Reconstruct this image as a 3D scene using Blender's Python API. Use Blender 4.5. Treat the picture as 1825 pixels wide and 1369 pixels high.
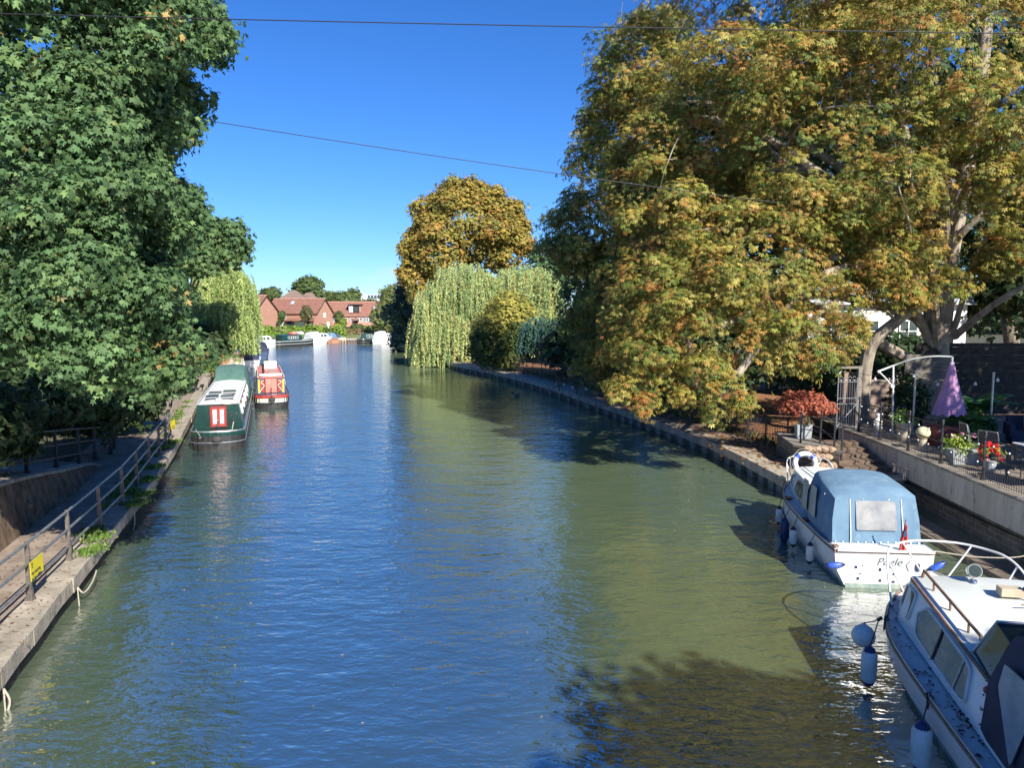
import bpy, math, random
import numpy as np
from mathutils import Vector, Matrix
R = math.radians
random.seed(7)
SC = bpy.context.scene
for o in list(bpy.data.objects): bpy.data.objects.remove(o)
# ---------------------------------------------------------------- camera, sky, sun, exposure
FPX, CAMH = 1330.0, 5.7
PITCH = math.atan(132/FPX)
cam = bpy.data.cameras.new("camera"); cam_o = bpy.data.objects.new("camera", cam); SC.collection.objects.link(cam_o)
cam.sensor_width = 36; cam.lens = FPX*36/1825; cam.clip_end = 6000; cam.clip_start = .05
cam_o.location = (0, 0, CAMH); cam_o.rotation_euler = (R(90)-PITCH, 0, 0)
SC.camera = cam_o
SUN_EL, SUN_AZ = R(37), R(30)          # azimuth: to the right of straight behind the camera
sdir = Vector((math.sin(SUN_AZ)*math.cos(SUN_EL), -math.cos(SUN_AZ)*math.cos(SUN_EL), math.sin(SUN_EL)))
sl = bpy.data.lights.new("sun", 'SUN'); sl.energy = 5.0; sl.angle = R(.5); sl.color = (1, .94, .84)
so = bpy.data.objects.new("sun", sl); SC.collection.objects.link(so)
so.rotation_euler = sdir.to_track_quat('Z', 'Y').to_euler(); so.location = (20, -30, 30)
W = bpy.data.worlds.new("World"); SC.world = W; W.use_nodes = True
wn, wl = W.node_tree.nodes, W.node_tree.links
wn.clear()
wo = wn.new('ShaderNodeOutputWorld'); wb = wn.new('ShaderNodeBackground'); sky = wn.new('ShaderNodeTexSky')
sky.sky_type = 'NISHITA'; sky.sun_disc = False; sky.sun_elevation = SUN_EL; sky.sun_rotation = math.atan2(sdir.x, sdir.y)
sky.air_density = 1.0; sky.dust_density = 0.0; sky.ozone_density = 3.0; sky.altitude = 50
wb.inputs['Strength'].default_value = .1
hs = wn.new('ShaderNodeHueSaturation'); hs.inputs['Saturation'].default_value = 1.08
# faint cloud puffs low over the horizon
tc = wn.new('ShaderNodeTexCoord'); mp = wn.new('ShaderNodeMapping'); mp.inputs['Scale'].default_value = (1, 1, 3.2)
nz = wn.new('ShaderNodeTexNoise'); nz.inputs['Scale'].default_value = 9; nz.inputs['Detail'].default_value = 6
rp = wn.new('ShaderNodeValToRGB'); rp.color_ramp.elements[0].position = .54; rp.color_ramp.elements[1].position = .70
sx = wn.new('ShaderNodeSeparateXYZ'); mr = wn.new('ShaderNodeMapRange')
mr.inputs['From Min'].default_value = .02; mr.inputs['From Max'].default_value = .085; mr.inputs['To Min'].default_value = .75; mr.inputs['To Max'].default_value = 0
mm = wn.new('ShaderNodeMath'); mm.operation = 'MULTIPLY'
mx = wn.new('ShaderNodeMixRGB'); mx.inputs['Color2'].default_value = (4.6, 5.2, 6.0, 1)
wl.new(tc.outputs['Generated'], mp.inputs[0]); wl.new(mp.outputs[0], nz.inputs['Vector']); wl.new(nz.outputs['Fac'], rp.inputs[0])
wl.new(tc.outputs['Generated'], sx.inputs[0]); wl.new(sx.outputs['Z'], mr.inputs['Value'])
wl.new(rp.outputs['Color'], mm.inputs[0]); wl.new(mr.outputs[0], mm.inputs[1]); wl.new(mm.outputs[0], mx.inputs['Fac'])
tn = wn.new('ShaderNodeMixRGB'); tn.blend_type = 'MULTIPLY'; tn.inputs['Fac'].default_value = 1; tn.inputs['Color2'].default_value = (.40, .58, .92, 1)
wl.new(sky.outputs[0], tn.inputs['Color1']); wl.new(tn.outputs[0], hs.inputs['Color']); wl.new(hs.outputs[0], mx.inputs['Color1']); wl.new(mx.outputs[0], wb.inputs['Color']); wl.new(wb.outputs[0], wo.inputs[0])
vs = SC.view_settings; vs.view_transform = 'Standard'; vs.look = 'None'; vs.gamma = 1; vs.exposure = .85
try: SC.cycles.max_bounces = 6; SC.cycles.use_denoising = True
except Exception: pass

# ---------------------------------------------------------------- helpers
_c, _s = math.cos(PITCH), math.sin(PITCH)
def ray(x, y):
    a = (x-912.5)/FPX; b = (684.5-y)/FPX
    return (a, _c+b*_s, -_s+b*_c)
def atz(x, y, z):
    d = ray(x, y); t = (z-CAMH)/d[2]; return Vector((d[0]*t, d[1]*t, z))
def aty(x, y, Y):
    d = ray(x, y); t = Y/d[1]; return Vector((d[0]*t, Y, CAMH+d[2]*t))
def link(o, parent=None):
    SC.collection.objects.link(o)
    if parent is not None: o.parent = parent
    return o
def tag(o, label=None, cat=None, group=None, kind=None):
    if label: o['label'] = label
    if cat: o['category'] = cat
    if group: o['group'] = group
    if kind: o['kind'] = kind
    return o
def empty(name, loc=(0, 0, 0), rz=0, label=None, cat=None, group=None):
    o = bpy.data.objects.new(name, None); o.location = loc; o.rotation_euler = (0, 0, rz); o.empty_display_size = .2
    link(o); return tag(o, label, cat, group)
def copy_tree(o, parent=None):
    c = o.copy(); SC.collection.objects.link(c)
    if parent is not None: c.parent = parent
    for ch in list(o.children): copy_tree(ch, c)
    return c
class MB:
    def __init__(s): s.v = []; s.f = []
    def add(s, vs, fs):
        n = len(s.v); s.v += [tuple(v) for v in vs]; s.f += [tuple(i+n for i in f) for f in fs]; return s
    def box(s, c, d, rz=0, rx=0, taper=1):
        M = Matrix.Rotation(rz, 3, 'Z') @ Matrix.Rotation(rx, 3, 'X'); vs = []
        for z in (-.5, .5):
            k = taper if z > 0 else 1
            for x, y in ((-.5, -.5), (.5, -.5), (.5, .5), (-.5, .5)):
                p = M @ Vector((x*d[0]*k, y*d[1]*k, z*d[2])); vs.append((p.x+c[0], p.y+c[1], p.z+c[2]))
        return s.add(vs, [(0, 3, 2, 1), (4, 5, 6, 7), (0, 1, 5, 4), (1, 2, 6, 5), (2, 3, 7, 6), (3, 0, 4, 7)])
    def tube(s, pts, r, n=8, closed=False, cap=True):
        pts = [Vector(p) for p in pts]; N = len(pts)
        rs = r if isinstance(r, (list, tuple)) else [r]*N
        rings = []; up = None
        for i, p in enumerate(pts):
            if closed: t = pts[(i+1) % N]-pts[i-1]
            else: t = pts[min(i+1, N-1)]-pts[max(i-1, 0)]
            if t.length < 1e-9: t = Vector((0, 0, 1))
            t.normalize()
            if up is None: up = t.orthogonal().normalized()
            up = (up-t*up.dot(t)); 
            if up.length < 1e-6: up = t.orthogonal()
            up.normalize(); w = t.cross(up)
            rings.append([p+(up*math.cos(2*math.pi*k/n)+w*math.sin(2*math.pi*k/n))*rs[i] for k in range(n)])
        vs = [q for rg in rings for q in rg]; fs = []
        for i in range(N if closed else N-1):
            j = (i+1) % N
            for k in range(n):
                fs.append((i*n+k, i*n+(k+1) % n, j*n+(k+1) % n, j*n+k))
        if not closed and cap: fs += [tuple(range(n-1, -1, -1)), tuple((N-1)*n+k for k in range(n))]
        return s.add(vs, fs)
    def lathe(s, prof, c=(0, 0, 0), n=16, M=None):
        vs = []; fs = []
        for r, z in prof:
            for k in range(n):
                a = 2*math.pi*k/n; p = Vector((r*math.cos(a), r*math.sin(a), z))
                if M is not None: p = M @ p
                vs.append((p.x+c[0], p.y+c[1], p.z+c[2]))
        for i in range(len(prof)-1):
            for k in range(n):
                fs.append((i*n+k, i*n+(k+1) % n, (i+1)*n+(k+1) % n, (i+1)*n+k))
        if prof[0][0] > 1e-4: fs.append(tuple(range(n-1, -1, -1)))
        if prof[-1][0] > 1e-4: fs.append(tuple((len(prof)-1)*n+k for k in range(n)))
        return s.add(vs, fs)
    def prism(s, poly, d):                      # poly: 3D points, d: offset vector
        n = len(poly); d = Vector(d); a = [Vector(p) for p in poly]; b = [p+d for p in a]
        return s.add(a+b, [tuple(range(n-1, -1, -1)), tuple(range(n, 2*n))]+[(i, (i+1) % n, n+(i+1) % n, n+i) for i in range(n)])
    def loft(s, secs, closed=False, cap=False):
        m = len(secs[0]); vs = [p for q in secs for p in q]; fs = []
        for i in range(len(secs)-1):
            for k in range(m if closed else m-1):
                fs.append((i*m+k, i*m+(k+1) % m, (i+1)*m+(k+1) % m, (i+1)*m+k))
        if cap: fs += [tuple(range(m-1, -1, -1)), tuple((len(secs)-1)*m+k for k in range(m))]
        return s.add(vs, fs)
    def ball(s, c, r, n=12, sz=1):
        return s.lathe([(max(1e-5, r*math.sin(math.pi*i/8)), -r*sz*math.cos(math.pi*i/8)) for i in range(9)], c, n)
    def build(s, name, mat, parent=None, smooth=False, bevel=0):
        me = bpy.data.meshes.new(name); me.from_pydata(s.v, [], s.f); me.validate(); me.update()
        o = bpy.data.objects.new(name, me); me.materials.append(mat)
        if smooth:
            me.polygons.foreach_set('use_smooth', [True]*len(me.polygons))
            try: me.set_sharp_from_angle(angle=R(40))
            except Exception: pass
        if bevel:
            b = o.modifiers.new('bevel', 'BEVEL'); b.width = bevel; b.segments = 2; b.limit_method = 'ANGLE'
        return link(o, parent)
def spline(pts, n=6):
    pts = [Vector(p) for p in pts]; out = []
    for i in range(len(pts)-1):
        p0, p1, p2, p3 = pts[max(i-1, 0)], pts[i], pts[i+1], pts[min(i+2, len(pts)-1)]
        for k in range(n):
            t = k/n
            out.append(.5*((2*p1)+(p2-p0)*t+(2*p0-5*p1+4*p2-p3)*t*t+(3*p1-p0-3*p2+p3)*t**3))
    out.append(pts[-1]); return out

# ---------------------------------------------------------------- materials
def mat(name, c1, c2=None, scale=3, rough=.6, metal=0, spec=.5, bump=0, bscale=None, stretch=(1, 1, 1), detail=5, lo=.35, hi=.65, coat=0, c3=None, c3scale=None, c3lo=.6, c3hi=.7):
    m = bpy.data.materials.new(name); m.use_nodes = True; nt = m.node_tree; N, L = nt.nodes, nt.links
    b = N['Principled BSDF']; b.inputs['Roughness'].default_value = rough; b.inputs['Metallic'].default_value = metal
    b.inputs['Specular IOR Level'].default_value = spec; b.inputs['Coat Weight'].default_value = coat
    b.inputs['Base Color'].default_value = (*c1, 1)
    if c2 or bump:
        tc = N.new('ShaderNodeTexCoord'); mp = N.new('ShaderNodeMapping'); mp.inputs['Scale'].default_value = stretch
        L.new(tc.outputs['Object'], mp.inputs[0])
    if c2:
        nz = N.new('ShaderNodeTexNoise'); nz.inputs['Scale'].default_value = scale; nz.inputs['Detail'].default_value = detail; nz.inputs['Roughness'].default_value = .6
        r = N.new('ShaderNodeValToRGB'); r.color_ramp.elements[0].position = lo; r.color_ramp.elements[1].position = hi
        r.color_ramp.elements[0].color = (*c1, 1); r.color_ramp.elements[1].color = (*c2, 1)
        L.new(mp.outputs[0], nz.inputs['Vector']); L.new(nz.outputs['Fac'], r.inputs[0]); last = r.outputs[0]
        if c3:
            n2 = N.new('ShaderNodeTexNoise'); n2.inputs['Scale'].default_value = c3scale or scale*4; n2.inputs['Detail'].default_value = 6; n2.inputs['Roughness'].default_value = .7
            r2 = N.new('ShaderNodeValToRGB'); r2.color_ramp.elements[0].position = c3lo; r2.color_ramp.elements[1].position = c3hi
            mxx = N.new('ShaderNodeMixRGB'); mxx.inputs['Color2'].default_value = (*c3, 1)
            L.new(mp.outputs[0], n2.inputs['Vector']); L.new(n2.outputs['Fac'], r2.inputs[0]); L.new(r2.outputs[0], mxx.inputs['Fac']); L.new(last, mxx.inputs['Color1']); last = mxx.outputs[0]
        L.new(last, b.inputs['Base Color'])
    if bump:
        nb = N.new('ShaderNodeTexNoise'); nb.inputs['Scale'].default_value = bscale or scale*3; nb.inputs['Detail'].default_value = 6
        bp = N.new('ShaderNodeBump'); bp.inputs['Strength'].default_value = bump; bp.inputs['Distance'].default_value = .03
        L.new(mp.outputs[0], nb.inputs['Vector']); L.new(nb.outputs['Fac'], bp.inputs['Height']); L.new(bp.outputs[0], b.inputs['Normal'])
    return m
def brickmat(name, c1, c2, mortar, w=.45, h=.15, msize=.02, rough=.85, stainy=0, var=.35, bump=.4, vert=True, off=.5):
    """courses laid in object space: u = x+y run, v = z"""
    m = bpy.data.materials.new(name); m.use_nodes = True; nt = m.node_tree; N, L = nt.nodes, nt.links
    b = N['Principled BSDF']; b.inputs['Roughness'].default_value = rough
    tc = N.new('ShaderNodeTexCoord'); sp = N.new('ShaderNodeSeparateXYZ'); cb = N.new('ShaderNodeCombineXYZ'); ad = N.new('ShaderNodeMath')
    L.new(tc.outputs['Object'], sp.inputs[0]); L.new(sp.outputs['X'], ad.inputs[0]); L.new(sp.outputs['Y'], ad.inputs[1])
    L.new(ad.outputs[0], cb.inputs['X']); L.new(sp.outputs['Z' if vert else 'Y'], cb.inputs['Y'])
    bt = N.new('ShaderNodeTexBrick'); bt.inputs['Scale'].default_value = 1; bt.inputs['Brick Width'].default_value = w; bt.inputs['Row Height'].default_value = h
    bt.inputs['Mortar Size'].default_value = msize; bt.inputs['Color1'].default_value = (*c1, 1); bt.inputs['Color2'].default_value = (*c2, 1); bt.inputs['Mortar'].default_value = (*mortar, 1); bt.offset = off
    nz = N.new('ShaderNodeTexNoise'); nz.inputs['Scale'].default_value = 1.7; nz.inputs['Detail'].default_value = 8; nz.inputs['Roughness'].default_value = .7
    mr = N.new('ShaderNodeMapRange'); mr.inputs['From Min'].default_value = .3; mr.inputs['From Max'].default_value = .7; mr.inputs['To Min'].default_value = 1-var; mr.inputs['To Max'].default_value = 1+var*.5
    mu = N.new('ShaderNodeMixRGB'); mu.blend_type = 'MULTIPLY'; mu.inputs['Fac'].default_value = 1
    L.new(tc.outputs['Object'], nz.inputs['Vector']); L.new(nz.outputs['Fac'], mr.inputs['Value']); L.new(cb.outputs[0], bt.inputs['Vector'])
    L.new(bt.outputs['Color'], mu.inputs['Color1']); L.new(mr.outputs[0], mu.inputs['Color2']); L.new(mu.outputs[0], b.inputs['Base Color'])
    bp = N.new('ShaderNodeBump'); bp.inputs['Strength'].default_value = bump; bp.inputs['Distance'].default_value = .02; bp.invert = True
    L.new(bt.outputs['Fac'], bp.inputs['Height']); L.new(bp.outputs[0], b.inputs['Normal'])
    return m
def leafmat(name, trans=.28, rough=.55, spec=.2):
    m = bpy.data.materials.new(name); m.use_nodes = True; N, L = m.node_tree.nodes, m.node_tree.links
    b = N['Principled BSDF']; o = N['Material Output']; at = N.new('ShaderNodeAttribute'); at.attribute_name = 'tint'
    t = N.new('ShaderNodeBsdfTranslucent'); mix = N.new('ShaderNodeMixShader'); mix.inputs[0].default_value = trans
    b.inputs['Roughness'].default_value = rough; b.inputs['Specular IOR Level'].default_value = spec
    g = N.new('ShaderNodeGamma'); g.inputs['Gamma'].default_value = .85
    L.new(at.outputs['Color'], b.inputs['Base Color']); L.new(at.outputs['Color'], g.inputs[0]); L.new(g.outputs[0], t.inputs['Color'])
    L.new(b.outputs[0], mix.inputs[1]); L.new(t.outputs[0], mix.inputs[2]); L.new(mix.outputs[0], o.inputs[0])
    return m
M = {}
M['leaf'] = leafmat('leaf')
M['petal'] = leafmat('petal', .15, .6, .2)
M['bark'] = mat('bark', (.10, .075, .05), (.28, .23, .17), 5, .95, bump=.9, bscale=9, stretch=(1, 1, .35))
M['pale_bark'] = mat('pale_bark', (.20, .16, .12), (.46, .40, .31), 4, .95, bump=.9, bscale=8, stretch=(1, 1, .35))
M['asphalt'] = mat('asphalt', (.19, .145, .11), (.33, .265, .205), 2.2, .95, bump=.3, bscale=40, c3=(.34, .29, .24), c3scale=14, c3lo=.62, c3hi=.75)
M['soil'] = mat('soil', (.05, .036, .022), (.12, .085, .05), 3, 1, bump=.6, bscale=14)
M['concrete'] = mat('concrete', (.24, .205, .155), (.44, .385, .30), 1.7, .92, bump=.7, bscale=16, c3=(.10, .085, .06), c3scale=4.5, c3lo=.54, c3hi=.70, detail=9)
M['stained_concrete'] = mat('stained_concrete', (.46, .41, .32), (.68, .61, .49), 1.3, .9, bump=.35, bscale=20, c3=(.13, .11, .08), c3scale=3.4, c3lo=.56, c3hi=.74, stretch=(1, 1.3, .35))
M['dark_timber'] = mat('dark_timber', (.03, .026, .022), (.07, .06, .05), 4, .9, bump=.4)
M['grey_timber'] = mat('grey_timber', (.16, .14, .12), (.28, .25, .21), 6, .85, bump=.3, stretch=(.3, 1, 4))
M['black_metal'] = mat('black_metal', (.018, .018, .02), (.035, .035, .04), 20, .4, spec=.6)
M['rail_metal'] = mat('rail_metal', (.30, .31, .30), (.44, .45, .43), 9, .42, .7, c3=(.14, .09, .06), c3scale=12, c3lo=.62, c3hi=.7)
M['rust_post'] = mat('rust_post', (.075, .062, .055), (.17, .145, .125), 8, .8, bump=.4)
M['steel'] = mat('steel', (.62, .63, .63), rough=.25, metal=1)
M['galv'] = mat('galv', (.42, .44, .45), (.55, .57, .58), 15, .4, .8)
M['white_gel'] = mat('white_gel', (.80, .80, .77), (.70, .70, .66), 3, .32, coat=.3, c3=(.30, .24, .17), c3scale=11, c3lo=.69, c3hi=.76)
M['white_hull'] = mat('white_hull', (.72, .73, .71), (.60, .62, .60), 2.5, .35, coat=.3, c3=(.25, .24, .20), c3scale=9, c3lo=.68, c3hi=.78)
M['roof_gel'] = mat('roof_gel', (.70, .73, .68), (.62, .66, .60), 2, .5, c3=(.35, .32, .26), c3scale=16, c3lo=.72, c3hi=.78)
M['deck_dirty'] = mat('deck_dirty', (.62, .62, .60), (.50, .51, .50), 4, .55, c3=(.12, .08, .06), c3scale=13, c3lo=.66, c3hi=.70)
M['waterline'] = mat('waterline', (.12, .20, .19), (.30, .34, .28), 6, .8)
M['teak'] = mat('teak', (.16, .085, .05), (.28, .16, .10), 8, .6, bump=.2)
M['blue_canvas'] = mat('blue_canvas', (.10, .185, .27), (.15, .25, .34), 1.6, .8, bump=.9, bscale=2.6, c3=(.24, .34, .40), c3scale=4, c3lo=.55, c3hi=.8, stretch=(1, 1, .6))
M['navy_canvas'] = mat('navy_canvas', (.014, .02, .045), (.03, .04, .075), 3, .75, bump=.5, bscale=4)
M['vinyl'] = mat('vinyl', (.20, .215, .22), (.36, .355, .34), 2.5, .22, spec=.6, bump=.3, bscale=4)
M['glass'] = mat('glass', (.03, .045, .045), (.07, .09, .08), 2, .06, spec=.8)
M['curtain_glass'] = mat('curtain_glass', (.30, .32, .30), (.05, .07, .07), 1.6, .08, spec=.8, lo=.45, hi=.55)
M['rope'] = mat('rope', (.30, .27, .21), (.42, .38, .3), 30, .95)
M['dark_rope'] = mat('dark_rope', (.03, .03, .035), (.07, .065, .06), 30, .95)
M['fender_white'] = mat('fender_white', (.62, .64, .62), (.48, .50, .46), 6, .45)
M['fender_blue'] = mat('fender_blue', (.02, .06, .32), (.03, .10, .42), 6, .4)
M['fender_navy'] = mat('fender_navy', (.015, .025, .09), rough=.4)
M['nb_green'] = mat('nb_green', (.006, .030, .023), (.010, .048, .036), 3, .3, coat=.4)  # boat green, darkened to put the tree shade into the paint
M['nb_black'] = mat('nb_black', (.012, .012, .014), (.03, .027, .024), 4, .5)
M['nb_red'] = mat('nb_red', (.30, .04, .035), (.38, .065, .05), 4, .35, coat=.3)
M['nb_pink'] = mat('nb_pink', (.58, .17, .13), (.64, .22, .17), 4, .45)
M['nb_navy'] = mat('nb_navy', (.025, .05, .10), (.04, .07, .13), 3, .4)
M['nb_cream'] = mat('nb_cream', (.66, .60, .44), (.58, .52, .38), 4, .5)
M['nb_yellow'] = mat('nb_yellow', (.72, .42, .05), rough=.4)
M['maroon'] = mat('maroon', (.16, .02, .02), (.24, .035, .03), 5, .4)
M['white_paint'] = mat('white_paint', (.74, .74, .71), (.60, .60, .56), 3, .5, c3=(.35, .31, .25), c3scale=9, c3lo=.66, c3hi=.76)
M['panel_dark'] = mat('panel_dark', (.02, .024, .035), rough=.15, spec=.7)
M['sign_yellow'] = mat('sign_yellow', (.78, .66, .02), (.70, .58, .02), 6, .5)
M['black_ink'] = mat('black_ink', (.02, .02, .02), rough=.6)
M['grey_ink'] = mat('grey_ink', (.10, .13, .14), rough=.6)
M['blue_ink'] = mat('blue_ink', (.02, .06, .16), rough=.6)
M['red_cloth'] = mat('red_cloth', (.50, .04, .035), (.58, .08, .06), 6, .8)
M['parasol'] = mat('parasol', (.42, .22, .38), (.48, .27, .43), 3, .85, bump=.2)
M['terracotta'] = mat('terracotta', (.36, .17, .10), (.44, .24, .15), 8, .85)
M['planter_grey'] = mat('planter_grey', (.36, .38, .39), (.28, .30, .31), 7, .7)
M['planter_navy'] = mat('planter_navy', (.03, .05, .09), rough=.4)
M['cream_pot'] = mat('cream_pot', (.50, .44, .32), (.42, .36, .26), 7, .8)
M['lamp_globe'] = mat('lamp_globe', (.70, .64, .40), (.60, .54, .32), 9, .7)
M['rattan'] = mat('rattan', (.06, .065, .06), (.11, .115, .105), 25, .7, bump=.5, bscale=60)
M['cushion'] = mat('cushion', (.42, .23, .06), (.50, .28, .09), 8, .9)
M['sofa'] = mat('sofa', (.03, .035, .06), (.05, .055, .08), 8, .9)
M['tile'] = mat('tile', (.15, .125, .10), (.24, .20, .16), 3, .8, bump=.3)
M['brick'] = brickmat('brick', (.46, .17, .10), (.36, .12, .075), (.36, .28, .22), .225, .075, .012)
M['far_brick'] = brickmat('far_brick', (.50, .235, .165), (.42, .185, .13), (.46, .30, .22), .45, .15, .02, var=.2)
M['far_brick_b'] = brickmat('far_brick_b', (.53, .26, .19), (.46, .21, .15), (.50, .34, .26), .45, .15, .02, var=.2)
M['pale_brick'] = brickmat('pale_brick', (.34, .22, .16), (.26, .17, .12), (.30, .26, .22), .225, .075, .012)
M['stone_wall'] = brickmat('stone_wall', (.20, .165, .12), (.13, .10, .075), (.25, .22, .17), .42, .16, .022, var=.6, bump=.9)
M['rooftile'] = brickmat('rooftile', (.33, .155, .105), (.26, .12, .085), (.17, .08, .06), .4, .3, .03, var=.25)
M['rooftile_b'] = brickmat('rooftile_b', (.25, .17, .13), (.21, .14, .11), (.14, .10, .08), .4, .3, .03, var=.25)
M['slate'] = mat('slate', (.40, .44, .48), (.50, .53, .56), 2, .5)
M['render_white'] = mat('render_white', (.80, .80, .78), (.72, .72, .70), 1, .8)
M['light_wood'] = mat('light_wood', (.42, .35, .25), (.52, .45, .33), 5, .8)
M['pvc'] = mat('pvc', (.8, .8, .78), rough=.4)
M['rock'] = mat('rock', (.30, .19, .12), (.50, .38, .27), 6, .95, bump=.8, bscale=12)
M['orange_plastic'] = mat('orange_plastic', (.75, .10, .04), rough=.5)
M['feather_brown'] = mat('feather_brown', (.10, .08, .06), (.20, .16, .12), 12, .9)
M['feather_black'] = mat('feather_black', (.02, .02, .02), rough=.7)
M['feather_white'] = mat('feather_white', (.7, .7, .66), rough=.8)
M['bulb'] = mat('bulb', (.70, .72, .70), rough=.08, spec=.9)
M['cable'] = mat('cable', (.02, .02, .025), rough=.5)
M['tv'] = mat('dish', (.30, .27, .23), rough=.6)

# ---------------------------------------------------------------- foliage
def tmpl(kind):
    if kind == 'maple':
        pr = [(0, 1.), (22, .5), (48, .88), (76, .42), (108, .6), (150, .28), (180, .1)]
        out = [(a, r) for a, r in pr]+[(-a, r) for a, r in pr[-2:0:-1]]
        v = [(0, 0, .06)]+[(r*math.cos(R(a)), r*math.sin(R(a)), -.22*r*r) for a, r in out]
        n = len(out); f = [(0, 1+i, 1+(i+1) % n) for i in range(n)]
    elif kind == 'chestnut':
        v = []; f = []
        for a, l in ((0, 1.), (42, .92), (-42, .92), (86, .68), (-86, .68)):
            a = R(a); n = len(v)
            def P(x, y, z): return (x*math.cos(a)-y*math.sin(a), x*math.sin(a)+y*math.cos(a), z)
            v += [P(.05, 0, 0), P(l*.62, -.15*l, -.08), P(l, 0, -.34*l), P(l*.62, .15*l, -.08)]
            f.append((n, n+1, n+2, n+3))
    elif kind == 'spray':
        v = []; f = []
        for a, l, w in ((0, 1., .28), (60, .8, .26), (-65, .8, .26)):
            a = R(a); n = len(v)
            def P(x, y, z): return (x*math.cos(a)-y*math.sin(a), x*math.sin(a)+y*math.cos(a), z)
            v += [P(0, 0, 0), P(l*.5, -w, -.05), P(l, 0, -.2*l), P(l*.5, w, -.05)]
            f.append((n, n+1, n+2, n+3))
    else:
        v = [(0, 0, 0), (.5, -.26, -.03), (1, 0, -.12), (.5, .26, -.03)]; f = [(0, 1, 2, 3)]
    return np.array(v, np.float32), np.array(f, np.int32)
def norm(a): return a/np.maximum(np.linalg.norm(a, axis=-1, keepdims=True), 1e-9)
def leaves(name, pos, nrm, aim, size, tint, kind, parent, m='leaf'):
    V, Fc = tmpl(kind); n = len(pos)
    z = norm(nrm); x = norm(aim-z*(aim*z).sum(1, keepdims=True)); y = np.cross(z, x)
    B = np.stack([x, y, z], 1)                       # (n,3,3) rows are axes
    P = np.einsum('kj,njc->nkc', V, B)*size[:, None, None]+pos[:, None, :]
    k, fv = len(V), Fc.shape[1]
    faces = (Fc[None]+(np.arange(n)*k)[:, None, None]).reshape(-1)
    me = bpy.data.meshes.new(name); nf = n*len(Fc)
    me.vertices.add(n*k); me.vertices.foreach_set('co', P.reshape(-1).astype(np.float32))
    me.loops.add(nf*fv); me.loops.foreach_set('vertex_index', faces.astype(np.int32))
    me.polygons.add(nf); me.polygons.foreach_set('loop_start', (np.arange(nf)*fv).astype(np.int32))
    at = me.attributes.new('tint', 'FLOAT_COLOR', 'POINT')
    col = np.ones((n, k, 4), np.float32); col[:, :, :3] = tint[:, None, :]
    at.data.foreach_set('color', col.reshape(-1))
    me.update(calc_edges=True); me.materials.append(M[m])
    global LAST
    o = bpy.data.objects.new(name, me); LAST = o; return link(o, parent)
CAMP = np.array([0, 0, CAMH])
def pick(rng, pal, n):
    w = np.array([p[0] for p in pal], float); w /= w.sum(); c = np.array([p[1:] for p in pal])
    return c[rng.choice(len(pal), n, p=w)]
def clumps(rng, blobs, n, inner=.72, cull=.75):
    """points near the outside of a union of ellipsoids, thinned on the side away from the river bridge"""
    B = np.array(blobs); wt = (B[:, 3]*B[:, 4]+B[:, 4]*B[:, 5]+B[:, 3]*B[:, 5]); wt = wt/wt.sum()
    C = []; Nn = []; tot = 0
    while tot < n:
        m = n*3; i = rng.choice(len(B), m, p=wt); d = norm(rng.normal(size=(m, 3)))
        f = np.clip(rng.normal(.93, .10, m), .45, 1.08)
        wob = 1+.10*np.sin(d[:, 0]*5+i)*np.cos(d[:, 2]*6+i*2)
        p = B[i, :3]+d*B[i, 3:]*(f*wob)[:, None]; keep = np.ones(m, bool)
        for b in B:
            q = np.linalg.norm((p-b[:3])/b[3:], axis=1); keep &= q > inner*.82
        nn = norm(d/B[i, 3:])
        v = norm(CAMP-p); away = (nn*v).sum(1) < -.15
        keep &= ~(away & (rng.random(m) < cull))
        C.append(p[keep]); Nn.append(nn[keep]); tot += keep.sum()
    return np.concatenate(C)[:n], np.concatenate(Nn)[:n]
def lumpy(blobs, rng, k, f, fz, core=.80):
    out = []
    for b in blobs:
        b = np.array(b, float); out.append(tuple(np.concatenate([b[:3], b[3:]*core])))
        for _ in range(k):
            d = norm(rng.normal(size=3)); v = CAMP-b[:3]; v = v/np.linalg.norm(v)
            if (d*v).sum() < -.3: d = -d
            c = b[:3]+d*b[3:]*.80; r = np.full(3, b[3:].mean())*f*rng.uniform(.65, 1.35)
            out.append((c[0], c[1], c[2], r[0], r[1], r[2]*fz))
    return out
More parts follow.
